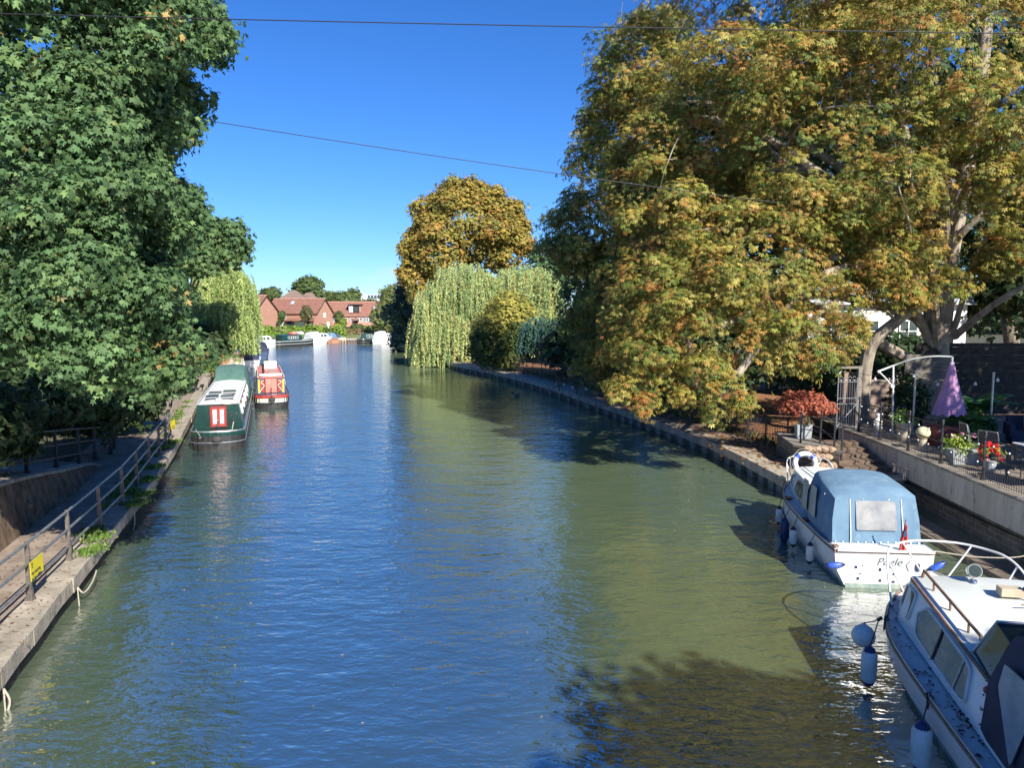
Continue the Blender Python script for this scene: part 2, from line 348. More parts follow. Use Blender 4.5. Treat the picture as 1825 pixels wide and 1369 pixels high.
def crown(name, blobs, n, per, rc, size, pal, kind, parent, seed, up=.8, flat=.35, droop=.5, inner=.72, cull=.75, zmin=None, mix=.35, fill=.12, sizevar=.25, shade=.25, lump=0, lf=.34, lz=.8, core=.80, tilt=.42):
    rng = np.random.default_rng(seed)
    if lump: blobs = lumpy(blobs, rng, lump, lf, lz, core)
    C, Nn = clumps(rng, blobs, n, inner, cull)
    # a few inner clumps so the crown has depth
    k = int(n*fill)
    if k:
        B = np.array(blobs); i = rng.choice(len(B), k); d = norm(rng.normal(size=(k, 3)))
        C = np.concatenate([C, B[i, :3]+d*B[i, 3:]*(.45+.3*rng.random(k))[:, None]]); Nn = np.concatenate([Nn, d])
    n = len(C); cn = norm(Nn*1.0+np.array([0, 0, up])+rng.normal(size=(n, 3))*.25)
    rcs = rc*rng.uniform(.6, 1.35, n)
    cc = pick(rng, pal, n)*rng.uniform(1-shade, 1+shade, (n, 1))
    idx = np.repeat(np.arange(n), per); m = len(idx)
    t = norm(rng.normal(size=(m, 3))); t = norm(t-cn[idx]*(t*cn[idx]).sum(1, keepdims=True))
    rad = np.sqrt(rng.random(m))*rcs[idx]
    off = t*rad[:, None]+cn[idx]*(rng.normal(size=m)*rcs[idx]*flat)[:, None]
    off[:, 2] -= droop*rad**2/np.maximum(rcs[idx], .01)*.5
    pos = C[idx]+off
    ln = norm(cn[idx]*1.2+t*.5+rng.normal(size=(m, 3))*tilt)
    aim = norm(t+Nn[idx]*.6+np.array([0, 0, -droop])+rng.normal(size=(m, 3))*.3)
    tint = cc[idx]*(1-mix)+pick(rng, pal, m)*mix
    tint = tint*rng.uniform(.8, 1.2, (m, 1))
    sz = size*rng.uniform(1-sizevar, 1+sizevar, m)
    if zmin is not None:
        kp = pos[:, 2] > zmin; pos, ln, aim, tint, sz = pos[kp], ln[kp], aim[kp], tint[kp], sz[kp]
    leaves(name, pos, ln, aim, sz, np.clip(tint, 0, 1), kind, parent)
    return C
def limbs(parent, base, top, r, blobs, C, seed, bark='bark', twigs=120, extra=()):
    rng = random.Random(seed); mb = MB(); base = Vector(base); top = Vector(top)
    mid = base.lerp(top, .5)+Vector((rng.uniform(-.1, .1), rng.uniform(-.1, .1), 0))*(top-base).length*.5
    tr = spline([base-Vector((0, 0, .3)), base+(mid-base)*.15, mid, top], 5)
    mb.tube(tr, [r*(1.35 if i == 0 else 1.15 if i < 3 else 1)*(1-.45*i/(len(tr)-1)) for i in range(len(tr))], 12)
    bl = []
    for b in blobs:
        c = Vector(b[:3]); L = (c-top).length
        m1 = top.lerp(c, .5)+Vector((rng.uniform(-1, 1), rng.uniform(-1, 1), rng.uniform(-.2, 1)))*L*.14
        s = tr[rng.randint(len(tr)//2, len(tr)-1)]; m2 = c+Vector((rng.uniform(-1, 1)*b[3], rng.uniform(-1, 1)*b[4], rng.uniform(0, 1)*b[5]))*.45
        pts = spline([s, m1, c, m2], 5); r0 = min(r*.36, .02+.010*L+r*.12)
        rr = [r0*(1-.85*i/(len(pts)-1)) for i in range(len(pts))]
        mb.tube(pts, rr, 7); bl += list(zip(pts[4:], rr[4:]))
    for pts, ra, rb in extra:
        pts = spline(pts, 5); bl += [(p, ra+(rb-ra)*i/(len(pts)-1)) for i, p in enumerate(pts)]
    if C is not None and bl:
        for _ in range(twigs):
            p = Vector(C[rng.randrange(len(C))]); c, r0 = min(bl, key=lambda q: (q[0]-p).length)
            L = (p-c).length; m1 = c.lerp(p, .45)+Vector((rng.uniform(-1, 1), rng.uniform(-1, 1), rng.uniform(-.3, 1)))*L*.16
            pts = spline([c, m1, p], 4); r0 = min(r0*.6, .012+.012*L); mb.tube(pts, [max(r0*(1-.85*i/(len(pts)-1)), .006) for i in range(len(pts))], 4, cap=False)
    for pts, ra, rb in extra:
        pts = spline(pts, 5); mb.tube(pts, [ra+(rb-ra)*i/(len(pts)-1) for i in range(len(pts))], 9)
    return mb.build('trunk', M[bark], parent, smooth=True)
def pb(px, py, D, rx, ry, rd=None):                # ellipsoid seen at (px,py), D metres away; rx, ry in photo pixels
    c = aty(px, py, D); k = D/FPX
    return (c.x, c.y, c.z, rx*k, (rd if rd else (rx+ry)*.45*k), ry*k)
def tree(name, label, base, top, r, blobs, n, per, rc, size, pal, kind, seed, cat='tree', group=None, bark='bark', twigs=100, extra=(), **kw):
    root = empty(name, base, 0, label, cat, group); b0 = Vector(base)
    loc = lambda p: Vector(p)-b0
    global CAMP
    keep = CAMP; CAMP = np.array([0, 0, CAMH])-np.array(b0)
    if kw.get('zmin') is not None: kw['zmin'] -= b0.z
    C = crown('crown', [tuple(loc(b[:3]))+tuple(b[3:]) for b in blobs], n, per, rc, size, pal, kind, root, seed, **kw)
    CAMP = keep
    limbs(root, (0, 0, 0), loc(top), r, [tuple(loc(b[:3]))+tuple(b[3:]) for b in blobs], C, seed, bark, twigs, [([loc(p) for p in pts], a, b) for pts, a, b in extra])
    return root
def bush(name, label, blobs, n, per, rc, size, pal, kind, seed, cat='bush', group=None, m='leaf', base=None, kindtag=None, **kw):
    crown(name, blobs, n, per, rc, size, pal, kind, None, seed, **kw)
    ob = LAST; tag(ob, label, cat, group, kindtag); return ob
# ================================================================ SETTING: water, ground, banks
def watermat():
    m = bpy.data.materials.new('river_water'); m.use_nodes = True; N, L = m.node_tree.nodes, m.node_tree.links
    b = N['Principled BSDF']; b.inputs['Roughness'].default_value = .035; b.inputs['IOR'].default_value = 5.4
    tc = N.new('ShaderNodeTexCoord')
    # murky body: olive silt, with mottled weed and gravel showing in the shallows by the right-hand wall; their near-black tone also paints the tree shadow there
    n1 = N.new('ShaderNodeTexNoise'); n1.inputs['Scale'].default_value = .5; n1.inputs['Detail'].default_value = 3
    r1 = N.new('ShaderNodeValToRGB'); r1.color_ramp.elements[0].color = (.098, .138, .075, 1); r1.color_ramp.elements[1].color = (.125, .168, .094, 1)
    n2 = N.new('ShaderNodeTexNoise'); n2.inputs['Scale'].default_value = 9; n2.inputs['Detail'].default_value = 5; n2.inputs['Roughness'].default_value = .75
    r2 = N.new('ShaderNodeValToRGB'); r2.color_ramp.elements[0].color = (.010, .010, .006, 1); r2.color_ramp.elements[1].color = (.12, .085, .035, 1); r2.color_ramp.elements[0].position = .42; r2.color_ramp.elements[1].position = .7
    sp = N.new('ShaderNodeSeparateXYZ'); L.new(tc.outputs['Object'], sp.inputs[0])
    L.new(tc.outputs['Object'], n1.inputs['Vector']); L.new(n1.outputs['Fac'], r1.inputs[0]); L.new(tc.outputs['Object'], n2.inputs['Vector']); L.new(n2.outputs['Fac'], r2.inputs[0])
    def math_(op, a, b_):
        q = N.new('ShaderNodeMath'); q.operation = op
        for i, v_ in enumerate((a, b_)):
            if isinstance(v_, (int, float)): q.inputs[i].default_value = v_
            else: L.new(v_, q.inputs[i])
        return q.outputs[0]
    def ramp(v_, a, b_, t=1):
        q = N.new('ShaderNodeMapRange'); q.interpolation_type = 'SMOOTHSTEP'; q.inputs['From Min'].default_value = a; q.inputs['From Max'].default_value = b_; q.inputs['To Max'].default_value = t; L.new(v_, q.inputs['Value']); return q.outputs[0]
    # the river is deep and clear-dark down the middle and shoals to bright silt towards either bank
    wob = math_('MULTIPLY', n1.outputs['Fac'], 2.2); far_ = math_('MULTIPLY', math_('MAXIMUM', math_('SUBTRACT', sp.outputs['Y'], 13), 0), .25)
    u = math_('ADD', math_('ADD', sp.outputs['X'], far_), wob); shoal_r = ramp(u, .2, 4.2)
    v = math_('ADD', math_('ADD', math_('ADD', sp.outputs['X'], math_('MULTIPLY', sp.outputs['Y'], .31)), math_('MULTIPLY', math_('MAXIMUM', math_('SUBTRACT', sp.outputs['Y'], 9.5), 0), .22)), wob); shoal_l = ramp(v, .4, -1.6, .6)
    sh = math_('MAXIMUM', shoal_r, shoal_l)
    deep = N.new('ShaderNodeMixRGB'); deep.inputs['Color1'].default_value = (.04, .07, .065, 1); L.new(sh, deep.inputs['Fac']); L.new(r1.outputs[0], deep.inputs['Color2'])
    weed = math_('MULTIPLY', ramp(sp.outputs['X'], 3.4, 7.0, .9), ramp(sp.outputs['Y'], 19, 10))
    mix = N.new('ShaderNodeMixRGB'); L.new(weed, mix.inputs['Fac']); L.new(deep.outputs[0], mix.inputs['Color1']); L.new(r2.outputs[0], mix.inputs['Color2']); L.new(mix.outputs[0], b.inputs['Base Color'])
    # ripples: long low swell + wind ripples, fine chop
    h = None
    for sc, st, am, rot in ((.6, (1, 1.7, 1), .75, .35), (2.1, (1, 1.9, 1), .40, -.25), (5.6, (1, 1.6, 1), .17, .1)):
        mp = N.new('ShaderNodeMapping'); mp.inputs['Scale'].default_value = st; mp.inputs['Rotation'].default_value = (0, 0, rot)
        nz = N.new('ShaderNodeTexNoise'); nz.inputs['Scale'].default_value = sc; nz.inputs['Detail'].default_value = 2.5; nz.inputs['Roughness'].default_value = .5; nz.inputs['Distortion'].default_value = .4
        mu = N.new('ShaderNodeMath'); mu.operation = 'MULTIPLY'; mu.inputs[1].default_value = am
        L.new(tc.outputs['Object'], mp.inputs[0]); L.new(mp.outputs[0], nz.inputs['Vector']); L.new(nz.outputs['Fac'], mu.inputs[0])
        if h is None: h = mu
        else:
            a = N.new('ShaderNodeMath'); a.operation = 'ADD'; L.new(h.outputs[0], a.inputs[0]); L.new(mu.outputs[0], a.inputs[1]); h = a
    bp = N.new('ShaderNodeBump'); bp.inputs['Strength'].default_value = 1; bp.inputs['Distance'].default_value = .075
    L.new(h.outputs[0], bp.inputs['Height']); L.new(bp.outputs[0], b.inputs['Normal'])
    return m
M['water'] = watermat()
mb = MB(); mb.add([(-400, -60, 0), (400, -60, 0), (400, 700, 0), (-400, 700, 0)], [(0, 1, 2, 3)])
tag(mb.build('river_water', M['water']), kind='structure')
mb = MB(); mb.add([(-60, -40, -1.6), (30, -40, -1.6), (30, 160, -1.6), (-60, 160, -1.6)], [(0, 1, 2, 3)]); tag(mb.build('river_bed', M['soil']), kind='structure')

LQ = [(-1.6, -12), (-5.2, 3), (-7.35, 10.25), (-8.45, 13.9), (-10.31, 20.29), (-11.75, 24.9), (-14.76, 33.65), (-17.6, 41.6), (-25.4, 63.8), (-32.9, 88.7), (-42, 110)]
RB = [(8.27, 22.0), (8.2, 22.9), (7.71, 28.34), (6.32, 35.1), (4.65, 41.65), (1.88, 52.4), (-2.03, 63.2), (-6.23, 73.55), (-13, 98), (-17, 118)]
FB = [(-42, 110), (-41.5, 121), (-37.5, 131), (-31, 139.5), (-26, 133), (-19, 132), (-17, 118)]
def offs(pl, d):
    out = []
    for i, p in enumerate(pl):
        a = Vector(pl[max(i-1, 0)]); b = Vector(pl[min(i+1, len(pl)-1)]); t = (b-a).normalized(); n = Vector((-t.y, t.x))
        out.append((p[0]+n.x*d, p[1]+n.y*d))
    return out
M['ground_l'] = mat('ground_left', (.05, .045, .028), (.12, .10, .06), 1.2, 1, bump=.5, bscale=10, c3=(.03, .06, .018), c3scale=2.5, c3lo=.5, c3hi=.6)
# one ground sheet reaching the horizon, with the river left out of it (upper surface 0.5 m above the water)
far = 1500
v = []; f = []
def ngon(pts, z): 
    n = len(v); v.extend([(p[0], p[1], z) for p in pts]); f.append(tuple(range(n, n+len(pts))))
Lq = offs(LQ, .45); Rq = offs(RB, -.45)
ngon([(-far, -40)]+[(-2, -40)]+Lq+[(-42, 118), (-far, 118)], .5)
ngon([(far, -40), (far, 118)]+[(-16.5, 118)]+Rq[::-1][1:]+[(11.6, 22.3), (11.6, -40)], .5)
ngon([(-far, 118), (-42, 118)]+[(-42, 121.5), (-38, 131.6), (-31, 140.2), (-26, 133.6), (-18.5, 132.6), (-16.5, 118)]+[(far, 118), (far, far), (-far, far)], .5)
mb = MB(); mb.add(v, f); g = mb.build('ground', M['ground_l'])
bm_ = None
tag(g, kind='structure')
import bmesh
bm = bmesh.new(); bm.from_mesh(g.data); bmesh.ops.triangulate(bm, faces=bm.faces); bm.normal_update()
for fc in bm.faces:
    if fc.normal.z < 0: fc.normal_flip()
bm.to_mesh(g.data); bm.free()

def strip(name, pl, w0, w1, z0, z1, mt, kind='structure', label=None, cat=None):
    a, b = offs(pl, w0), offs(pl, w1); mb = MB()
    secs = [[(a[i][0], a[i][1], z0), (a[i][0], a[i][1], z1), (b[i][0], b[i][1], z1), (b[i][0], b[i][1], z0)] for i in range(len(pl))]
    mb.loft(secs, closed=True, cap=True)
    bm = bmesh.new(); o = mb.build(name, mt); bm.from_mesh(o.data); bmesh.ops.recalc_face_normals(bm, faces=bm.faces); bm.to_mesh(o.data); bm.free()
    return tag(o, label, cat, kind=kind)
def dense(pl, step=1.2):
    out = []
    for i in range(len(pl)-1):
        a, b = Vector(pl[i]), Vector(pl[i+1]); n = max(1, int((b-a).length/step))
        out += [tuple(a.lerp(b, k/n)) for k in range(n)]
    return out+[pl[-1]]
LQs = [tuple(p)[:2] for p in spline([(x, y, 0) for x, y in LQ], 6)]; RBs = [tuple(p)[:2] for p in spline([(x, y, 0) for x, y in RB], 6)]
# left quay: a concrete coping beam overhanging a dark recessed wall
rq = random.Random(3)
LQj = [(x+rq.uniform(-.015, .015), y) for x, y in dense(LQs, .9)]
mb = MB(); A_, B_ = offs(LQj, 0), offs(LQj, .55)
rq2 = random.Random(9)
for i in range(0, len(LQj)-2, 2):
    dz = rq2.uniform(-.008, .008); sh_ = rq2.uniform(-.012, .012); secs = []
    for j, e in ((i, .012), (i+1, 0), (i+2, -.012)):
        a, b = A_[j], B_[j]; secs.append([(a[0]+sh_, a[1]+e, .27), (a[0]+sh_, a[1]+e, .545+dz), (a[0]+sh_-.02, a[1]+e, .56+dz), (b[0]+sh_, b[1]+e, .56+dz), (b[0]+sh_, b[1]+e, .27)])
    mb.loft(secs, closed=True, cap=True)
kb = mb.build('quay_kerb', M['concrete']); bm = bmesh.new(); bm.from_mesh(kb.data); bmesh.ops.recalc_face_normals(bm, faces=bm.faces); bm.to_mesh(kb.data); bm.free(); tag(kb, kind='structure')
strip('quay_edge', LQs, .22, .5, -.8, .26, M['stone_wall'])
strip('towpath', [(x, y) for x, y in LQs if y < 92], .56, 3.1, .3, .545, M['asphalt'])
# upper path climbing back to the bridge on the left, held by a low wall
base = [(-13.45, 24.3), (-13.2, 23.3), (-12.34, 20.81), (-11.64, 18.05), (-10.86, 15.39), (-9.9, 12), (-9.1, 8), (-8.2, 3)]
topz = [.58, .85, 1.22, 1.62, 1.95, 2.4, 2.9, 3.5]
bs = [(base[i][0], base[i][1], topz[i]) for i in range(len(base))]; bs = spline(bs, 5)
r = empty('retaining_wall', (0, 0, 0), 0, 'low brown weathered wall holding up the ramp path beside the towpath', 'wall')
mb = MB(); mb.loft([[(p.x, p.y, .4), (p.x-.18-.1*(p.z-.5), p.y+.03, p.z-.06), (p.x-.62, p.y+.1, p.z-.06), (p.x-.62, p.y+.1, .4)] for p in bs], closed=True, cap=True)
M['ramp_wall'] = mat('ramp_wall', (.09, .06, .035), (.24, .165, .10), 2.6, 1, bump=.9, bscale=11, c3=(.04, .035, .02), c3scale=5, c3lo=.52, c3hi=.66, stretch=(1, 1, .6))
mb.build('wall_face', M['ramp_wall'], r, smooth=True)
mb = MB(); mb.loft([[(p.x-.12-.1*(p.z-.5), p.y, p.z-.058), (p.x-.12-.1*(p.z-.5), p.y, p.z+.02), (p.x-.66, p.y+.1, p.z+.02), (p.x-.66, p.y+.1, p.z-.058)] for p in bs], closed=True, cap=True)
mb.build('coping', M['concrete'], r)
mb = MB(); mb.loft([[(p.x-.55, p.y+.05, p.z-.004), (p.x-3.4, p.y+1.2, p.z-.004), (p.x-3.4, p.y+1.2, .3)] for p in bs]); tag(mb.build('ramp_path', M['asphalt']), kind='structure')
# right bank: concrete coping on short piles, path, leaf litter
strip('bank_kerb', [p for p in RBs if p[1] < 99], 0, -.7, .32, .62, M['concrete'])
strip('bank_edge', [p for p in RBs if p[1] < 119], -.3, -.6, -.8, .31, M['stone_wall'])
strip('bank_path', [p for p in RBs if p[1] < 82], -.71, -1.9, .4, .605, M['asphalt'])
mb = MB(); dd = dense([p for p in RBs if p[1] < 82], 1.05)
for i in range(len(dd)-1):
    a, b = Vector(dd[i]), Vector(dd[i+1]); 
    if (b-a).length < .5: continue
    t = (b-a).normalized(); n = Vector((t.y, -t.x)); c = a+n*.30
    mb.box((c.x, c.y, .0), (.3, .42, .63), rz=math.atan2(n.y, n.x))
tag(mb.build('bank_piles', M['grey_timber']), kind='structure')
# leaf litter area behind the path
M['litter'] = mat('leaf_litter_ground', (.14, .06, .025), (.33, .16, .07), 5, 1, bump=.9, bscale=18, c3=(.45, .22, .11), c3scale=20, c3lo=.55, c3hi=.68)
ll = [(x, y) for x, y in RBs if 22.4 < y < 80]
strip('leafy_ground', ll, -1.9, -26, .3, .61, M['litter'])
rng = np.random.default_rng(5)
P2 = []
la = np.array(offs(ll, -.5)); lb = np.array(offs(ll, -9))
for _ in range(9000):
    i = rng.integers(0, len(ll)); u = rng.random()**1.6; p = la[i]*(1-u)+lb[i]*u; P2.append((p[0]+rng.normal()*.5, p[1]+rng.normal()*.9, .63))
P2 = np.array(P2); P2 = P2[(P2[:, 1] < 46) & (P2[:, 1] > 23.6)]; n = len(P2)
leaves('fallen_leaves', P2, norm(rng.normal(size=(n, 3))*.25+[0, 0, 1]), norm(rng.normal(size=(n, 3))*[1, 1, .1]), rng.uniform(.07, .16, n), pick(rng, [(3, .30, .13, .05), (2, .20, .08, .03), (1, .42, .24, .09), (1, .12, .06, .03)], n), 'spray', None)
tag(LAST, 'russet fallen leaves scattered over the right bank', 'fallen leaves', kind='stuff')
# leaves and grit on the left towpath
P2 = []
la = np.array(offs(LQs, .1)); lb = np.array(offs(LQs, 3.0)); ys = la[:, 1]
ok = np.where((ys > 8) & (ys < 42))[0]
for _ in range(2600):
    i = rng.choice(ok); u = rng.random(); p = la[i]*(1-u)+lb[i]*u; P2.append((p[0]+rng.normal()*.15, p[1]+rng.normal()*.5, .572))
P2 = np.array(P2); n = len(P2)
leaves('path_litter', P2, norm(rng.normal(size=(n, 3))*.2+[0, 0, 1]), norm(rng.normal(size=(n, 3))*[1, 1, .1]), rng.uniform(.03, .085, n), pick(rng, [(3, .20, .13, .06), (2, .30, .24, .10), (1, .10, .06, .03), (1, .34, .22, .10)], n), 'quad', None)
tag(LAST, 'dry leaves and twigs lying on the left towpath', 'fallen leaves', kind='stuff')
# grass and weeds at the kerb foot
def weeds(name, label, pts, pal, seed, h=.22, per=40, spread=.28):
    rng = np.random.default_rng(seed); A = []
    for x, y, z in pts:
        k = per; A.append(np.array([x, y, z])+rng.normal(size=(k, 3))*[spread*.6, spread, .0]+[0, 0, .01])
    A = np.concatenate(A); n = len(A); aim = norm(rng.normal(size=(n, 3))*.55+[0, 0, 1])
    nr = norm(np.cross(aim, rng.normal(size=(n, 3))))
    leaves(name, A, nr, aim, rng.uniform(.5, 1.3, n)*h, pick(rng, pal, n), 'quad', None)
    return tag(LAST, label, 'weeds', kind='stuff')
GR = [(3, .10, .19, .035), (2, .17, .27, .05), (1, .07, .12, .03), (1, .26, .28, .09)]
kr = offs(LQs, .62)
wp = [(x+random.uniform(-.1, .15), y, .55) for x, y in kr if 19 < y < 44 for _ in range(2)]
for px, py in ((160, 985), (175, 962), (240, 902), (236, 880), (262, 858), (275, 835), (252, 885), (300, 800), (310, 790), (165, 950)):
    q = atz(px, py, .55); wp += [(q.x+random.uniform(-.15, .15), q.y+random.uniform(-.15, .15), .56) for _ in range(6)]
weeds('kerb_weeds', 'green weeds growing along the towpath kerb', wp, GR, 2, .11, 42, .17)
kr = offs(RBs, -1.95)
weeds('bank_weeds', 'sparse weeds along the right bank path', [(x, y, .6) for x, y in kr if 24 < y < 78 for _ in range(2)], [(2, .12, .14, .04), (2, .3, .26, .12), (1, .08, .12, .03)], 3, .3, 12, .35)

# ================================================================ TREES
MAP = [(5, .085, .155, .062), (4, .115, .195, .075), (2, .05, .10, .04), (1.4, .16, .24, .08), (.12, .42, .24, .08)]
MAPD = [(5, .045, .085, .032), (3, .06, .11, .04), (2, .03, .06, .024), (.15, .26, .16, .05)]
CH = [(4, .37, .32, .06), (3.2, .24, .28, .055), (2.2, .45, .25, .065), (1.2, .44, .15, .05), (3.8, .09, .16, .042), (1.5, .52, .43, .13)]
CHL = [(4, .27, .27, .05), (3, .19, .22, .045), (2, .36, .24, .07), (1, .38, .14, .05), (2, .11, .17, .04)]
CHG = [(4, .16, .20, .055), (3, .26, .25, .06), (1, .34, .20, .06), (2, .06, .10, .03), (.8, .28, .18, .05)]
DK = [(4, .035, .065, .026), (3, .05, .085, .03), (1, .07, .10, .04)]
tree('sycamore_tree', 'large green sycamore with big lobed leaves overhanging the left towpath nearest the camera', (-15.5, 13.5, .5), aty(-60, 330, 16), .42,
     [pb(10, 130, 13.5, 190, 200), pb(190, 60, 14.5, 140, 130), pb(310, 45, 15.5, 80, 85), pb(110, 350, 13.2, 170, 170), pb(215, 270, 15, 110, 120), pb(150, 530, 13, 150, 120),
      pb(30, 560, 12.5, 120, 90), pb(265, 585, 14, 75, 85), pb(250, 655, 13.6, 66, 48), pb(130, 630, 12.8, 100, 48), pb(378, 40, 16, 30, 50), pb(335, 180, 17, 34, 40), pb(285, 410, 16, 62, 90)],
     2300, 28, .28, .088, MAP, 'maple', 11, twigs=240, cull=.85, up=.75, droop=.7, flat=.32, fill=0, inner=.7, bark='bark', lump=13, lf=.30, shade=.45, sizevar=.45, core=.68, tilt=.6)
tree('sycamore_tree', 'second green sycamore with drooping sprays over the railing and towpath', (-16.5, 19, .5), aty(180, 380, 18.5), .34,
     [pb(262, 290, 16.5, 54, 110), pb(280, 400, 17.5, 58, 85), pb(250, 470, 15.5, 80, 90), pb(262, 570, 16.2, 50, 80), pb(338, 630, 19, 40, 42), pb(250, 180, 16, 80, 90), pb(150, 600, 15, 90, 80), pb(240, 20, 16, 95, 100), pb(120, 300, 17, 120, 200), pb(300, 345, 17.5, 22, 34)],
     1600, 27, .30, .098, MAP, 'maple', 12, twigs=160, cull=.85, droop=.7, fill=0, lump=12, lf=.30, shade=.45, up=.7, sizevar=.45, core=.68, tilt=.6)
tree('sycamore_tree', 'farthest green sycamore on the left bank with its crown edge against the sky', (-26, 58, .5), aty(330, 470, 58), .35,
     [pb(345, 420, 56, 58, 60), pb(398, 432, 57, 40, 36), pb(280, 500, 55, 48, 80), pb(330, 360, 56, 32, 38), pb(424, 440, 58, 15, 16), pb(372, 452, 57, 44, 24)],
     760, 20, .72, .30, MAP, 'maple', 14, twigs=60, cull=.8, droop=.7, fill=.06, lump=5, lf=.36, shade=.3, up=.7)
tree('ash_tree', 'dark mass of a tall tree closing the view behind the left sycamores', (-26, 36, .5), aty(120, 420, 38), .45,
     [pb(20, 600, 34, 150, 150), pb(20, 330, 36, 160, 200), pb(-80, 560, 30, 150, 170)],
     700, 16, 1.0, .42, MAPD, 'spray', 13, twigs=40, cull=.85)
# ---- right bank horse chestnuts
tree('horse_chestnut_tree', 'huge rusty gold horse chestnut leaning over the right bank beside the terrace', (18.4, 31.4, .6), aty(1690, 450, 31), .72,
     [pb(1480, 250, 28.5, 250, 210), pb(1290, 190, 30, 200, 175), pb(1660, 90, 27.5, 230, 190), pb(1190, 330, 31, 165, 140), pb(1330, 470, 27, 200, 140), pb(1250, 590, 26, 165, 95), pb(1395, 610, 25.5, 88, 82),
      pb(1150, 130, 33, 85, 120), pb(1560, 440, 28, 135, 90), pb(1770, 290, 27, 120, 110), pb(1160, 680, 25.6, 95, 46), pb(1290, 700, 24.8, 60, 44), pb(1450, -90, 32, 360, 190), pb(1660, 505, 28.5, 80, 46), pb(1800, 440, 29, 80, 50), pb(1080, 210, 34, 45, 80), pb(1500, 590, 27, 40, 44), pb(1150, 440, 30, 70, 100), pb(1125, 570, 28, 62, 80), pb(1115, 310, 32, 60, 80), pb(1420, 400, 27, 130, 90), pb(1250, 410, 28.5, 120, 90), pb(1560, 330, 27.5, 120, 90)],
     6400, 18, .38, .142, CH, 'chestnut', 21, twigs=260, droop=.9, up=1.1, flat=.2, fill=.15, core=.76, mix=.45, bark='pale_bark', shade=.34, lump=6, lf=.34, lz=.6, inner=.75,
     extra=[([aty(1536, 792, 29), aty(1538, 715, 29), aty(1545, 645, 29), aty(1560, 605, 28.8), aty(1600, 570, 28.6), aty(1640, 530, 28.4), aty(1618, 470, 28), aty(1650, 390, 27.5), aty(1690, 355, 27.2)], .26, .16),
            ([aty(1615, 460, 28), aty(1622, 410, 26.6), aty(1600, 330, 26)], .07, .03), ([aty(1650, 390, 27.4), aty(1625, 330, 26.2), aty(1618, 250, 26)], .06, .025), ([aty(1600, 575, 28.6), aty(1560, 545, 27.6), aty(1500, 575, 26.6)], .07, .03),
            ([aty(1700, 600, 31), aty(1775, 540, 29), aty(1860, 490, 28)], .16, .09), ([aty(1690, 450, 31), aty(1730, 400, 30), aty(1850, 300, 29)], .16, .08), ([aty(1690, 470, 31), aty(1740, 200, 31), aty(1765, -40, 31)], .34, .22),
            ([aty(1400, 260, 28), aty(1460, 195, 26.4), aty(1600, 190, 26)], .05, .03), ([aty(1250, 210, 29), aty(1210, 245, 28), aty(1190, 290, 27.8)], .03, .015)])
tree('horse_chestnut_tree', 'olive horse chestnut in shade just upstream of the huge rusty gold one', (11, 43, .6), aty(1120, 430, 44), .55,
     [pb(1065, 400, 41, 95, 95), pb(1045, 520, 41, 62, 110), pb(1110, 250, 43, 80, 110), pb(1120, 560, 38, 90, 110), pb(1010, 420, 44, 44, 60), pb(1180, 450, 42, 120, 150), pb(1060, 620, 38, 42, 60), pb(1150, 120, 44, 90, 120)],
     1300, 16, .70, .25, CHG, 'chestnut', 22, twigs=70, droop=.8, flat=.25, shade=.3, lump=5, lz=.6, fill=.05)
tree('lime_tree', 'deep green tree standing far back behind the terrace', (34, 50, .8), aty(1750, 300, 50), .6,
     [pb(1740, 330, 47, 150, 130), pb(1840, 200, 46, 120, 180), pb(1620, 300, 48, 110, 120), pb(1480, 420, 48, 120, 100), pb(1840, 480, 42, 80, 90), pb(1700, 500, 46, 120, 70), pb(1350, 480, 50, 120, 130), pb(1550, 120, 50, 200, 120), pb(1290, 240, 38, 120, 120), pb(1220, 400, 37, 80, 100), pb(1440, 250, 40, 130, 120), pb(1062, 530, 50, 52, 70)],
     1500, 14, 1.2, .42, DK+[(1, .10, .13, .04)], 'spray', 23, twigs=40)
# ---- tree mass behind the camera side that shades the near water, the moored cruisers' sterns and the terrace
SH = [(1, .08, .12, .04)]
def shader(name, label, base, top, blobs, n, seed):
    return tree(name, label, base, top, .4, blobs, n, 20, .7, .26, SH, 'spray', seed, twigs=20, cull=0)
shader('shade_tree', 'broad green tree beside the bridge behind the viewpoint', (13.5, -8, 1), (12, -6.5, 7), [(11.0, -4.2, 9, 3.4, 3.6, 3.2), (15.2, -7.0, 9, 4, 3.4, 3), (12.5, -9.0, 9.5, 4, 3, 2.6)], 1500, 31)
shader('shade_tree', 'tall green tree on the terrace side out of the picture', (27, 15, 1.5), (25, 15, 6), [(21.8, 17.5, 9, 3.8, 3.6, 3), (25.5, 20, 10, 4.6, 4, 3.8), (21.5, 13.5, 8.6, 3.4, 3, 2.5), (26, 24, 11, 4, 3, 3)], 900, 32)

# ---- far right bank: golden chestnut, willows, shrub, conifers
GO = [(4, .40, .29, .06), (3, .32, .25, .055), (2, .24, .25, .055), (1, .42, .19, .05), (1.4, .17, .18, .05)]
tree('horse_chestnut_tree', 'rounded orange gold chestnut rising behind the weeping willow', (-4.5, 96, .8), aty(835, 470, 96), .5,
     [pb(835, 405, 95, 88, 64), pb(785, 440, 94, 58, 66), pb(895, 430, 95, 48, 62), pb(822, 344, 96, 46, 26), pb(862, 350, 95, 34, 24), pb(745, 500, 94, 24, 46), pb(764, 374, 96, 30, 28), pb(908, 378, 96, 26, 26), pb(736, 440, 95, 20, 34), pb(930, 420, 95, 20, 26), pb(728, 480, 94, 15, 20)],
     1300, 20, .80, .32, GO, 'spray', 24, twigs=30, shade=.32, lump=5, lz=.7, fill=.6, core=.9)
BG = [(3, .05, .10, .07), (2, .04, .075, .04), (1, .07, .13, .09)]
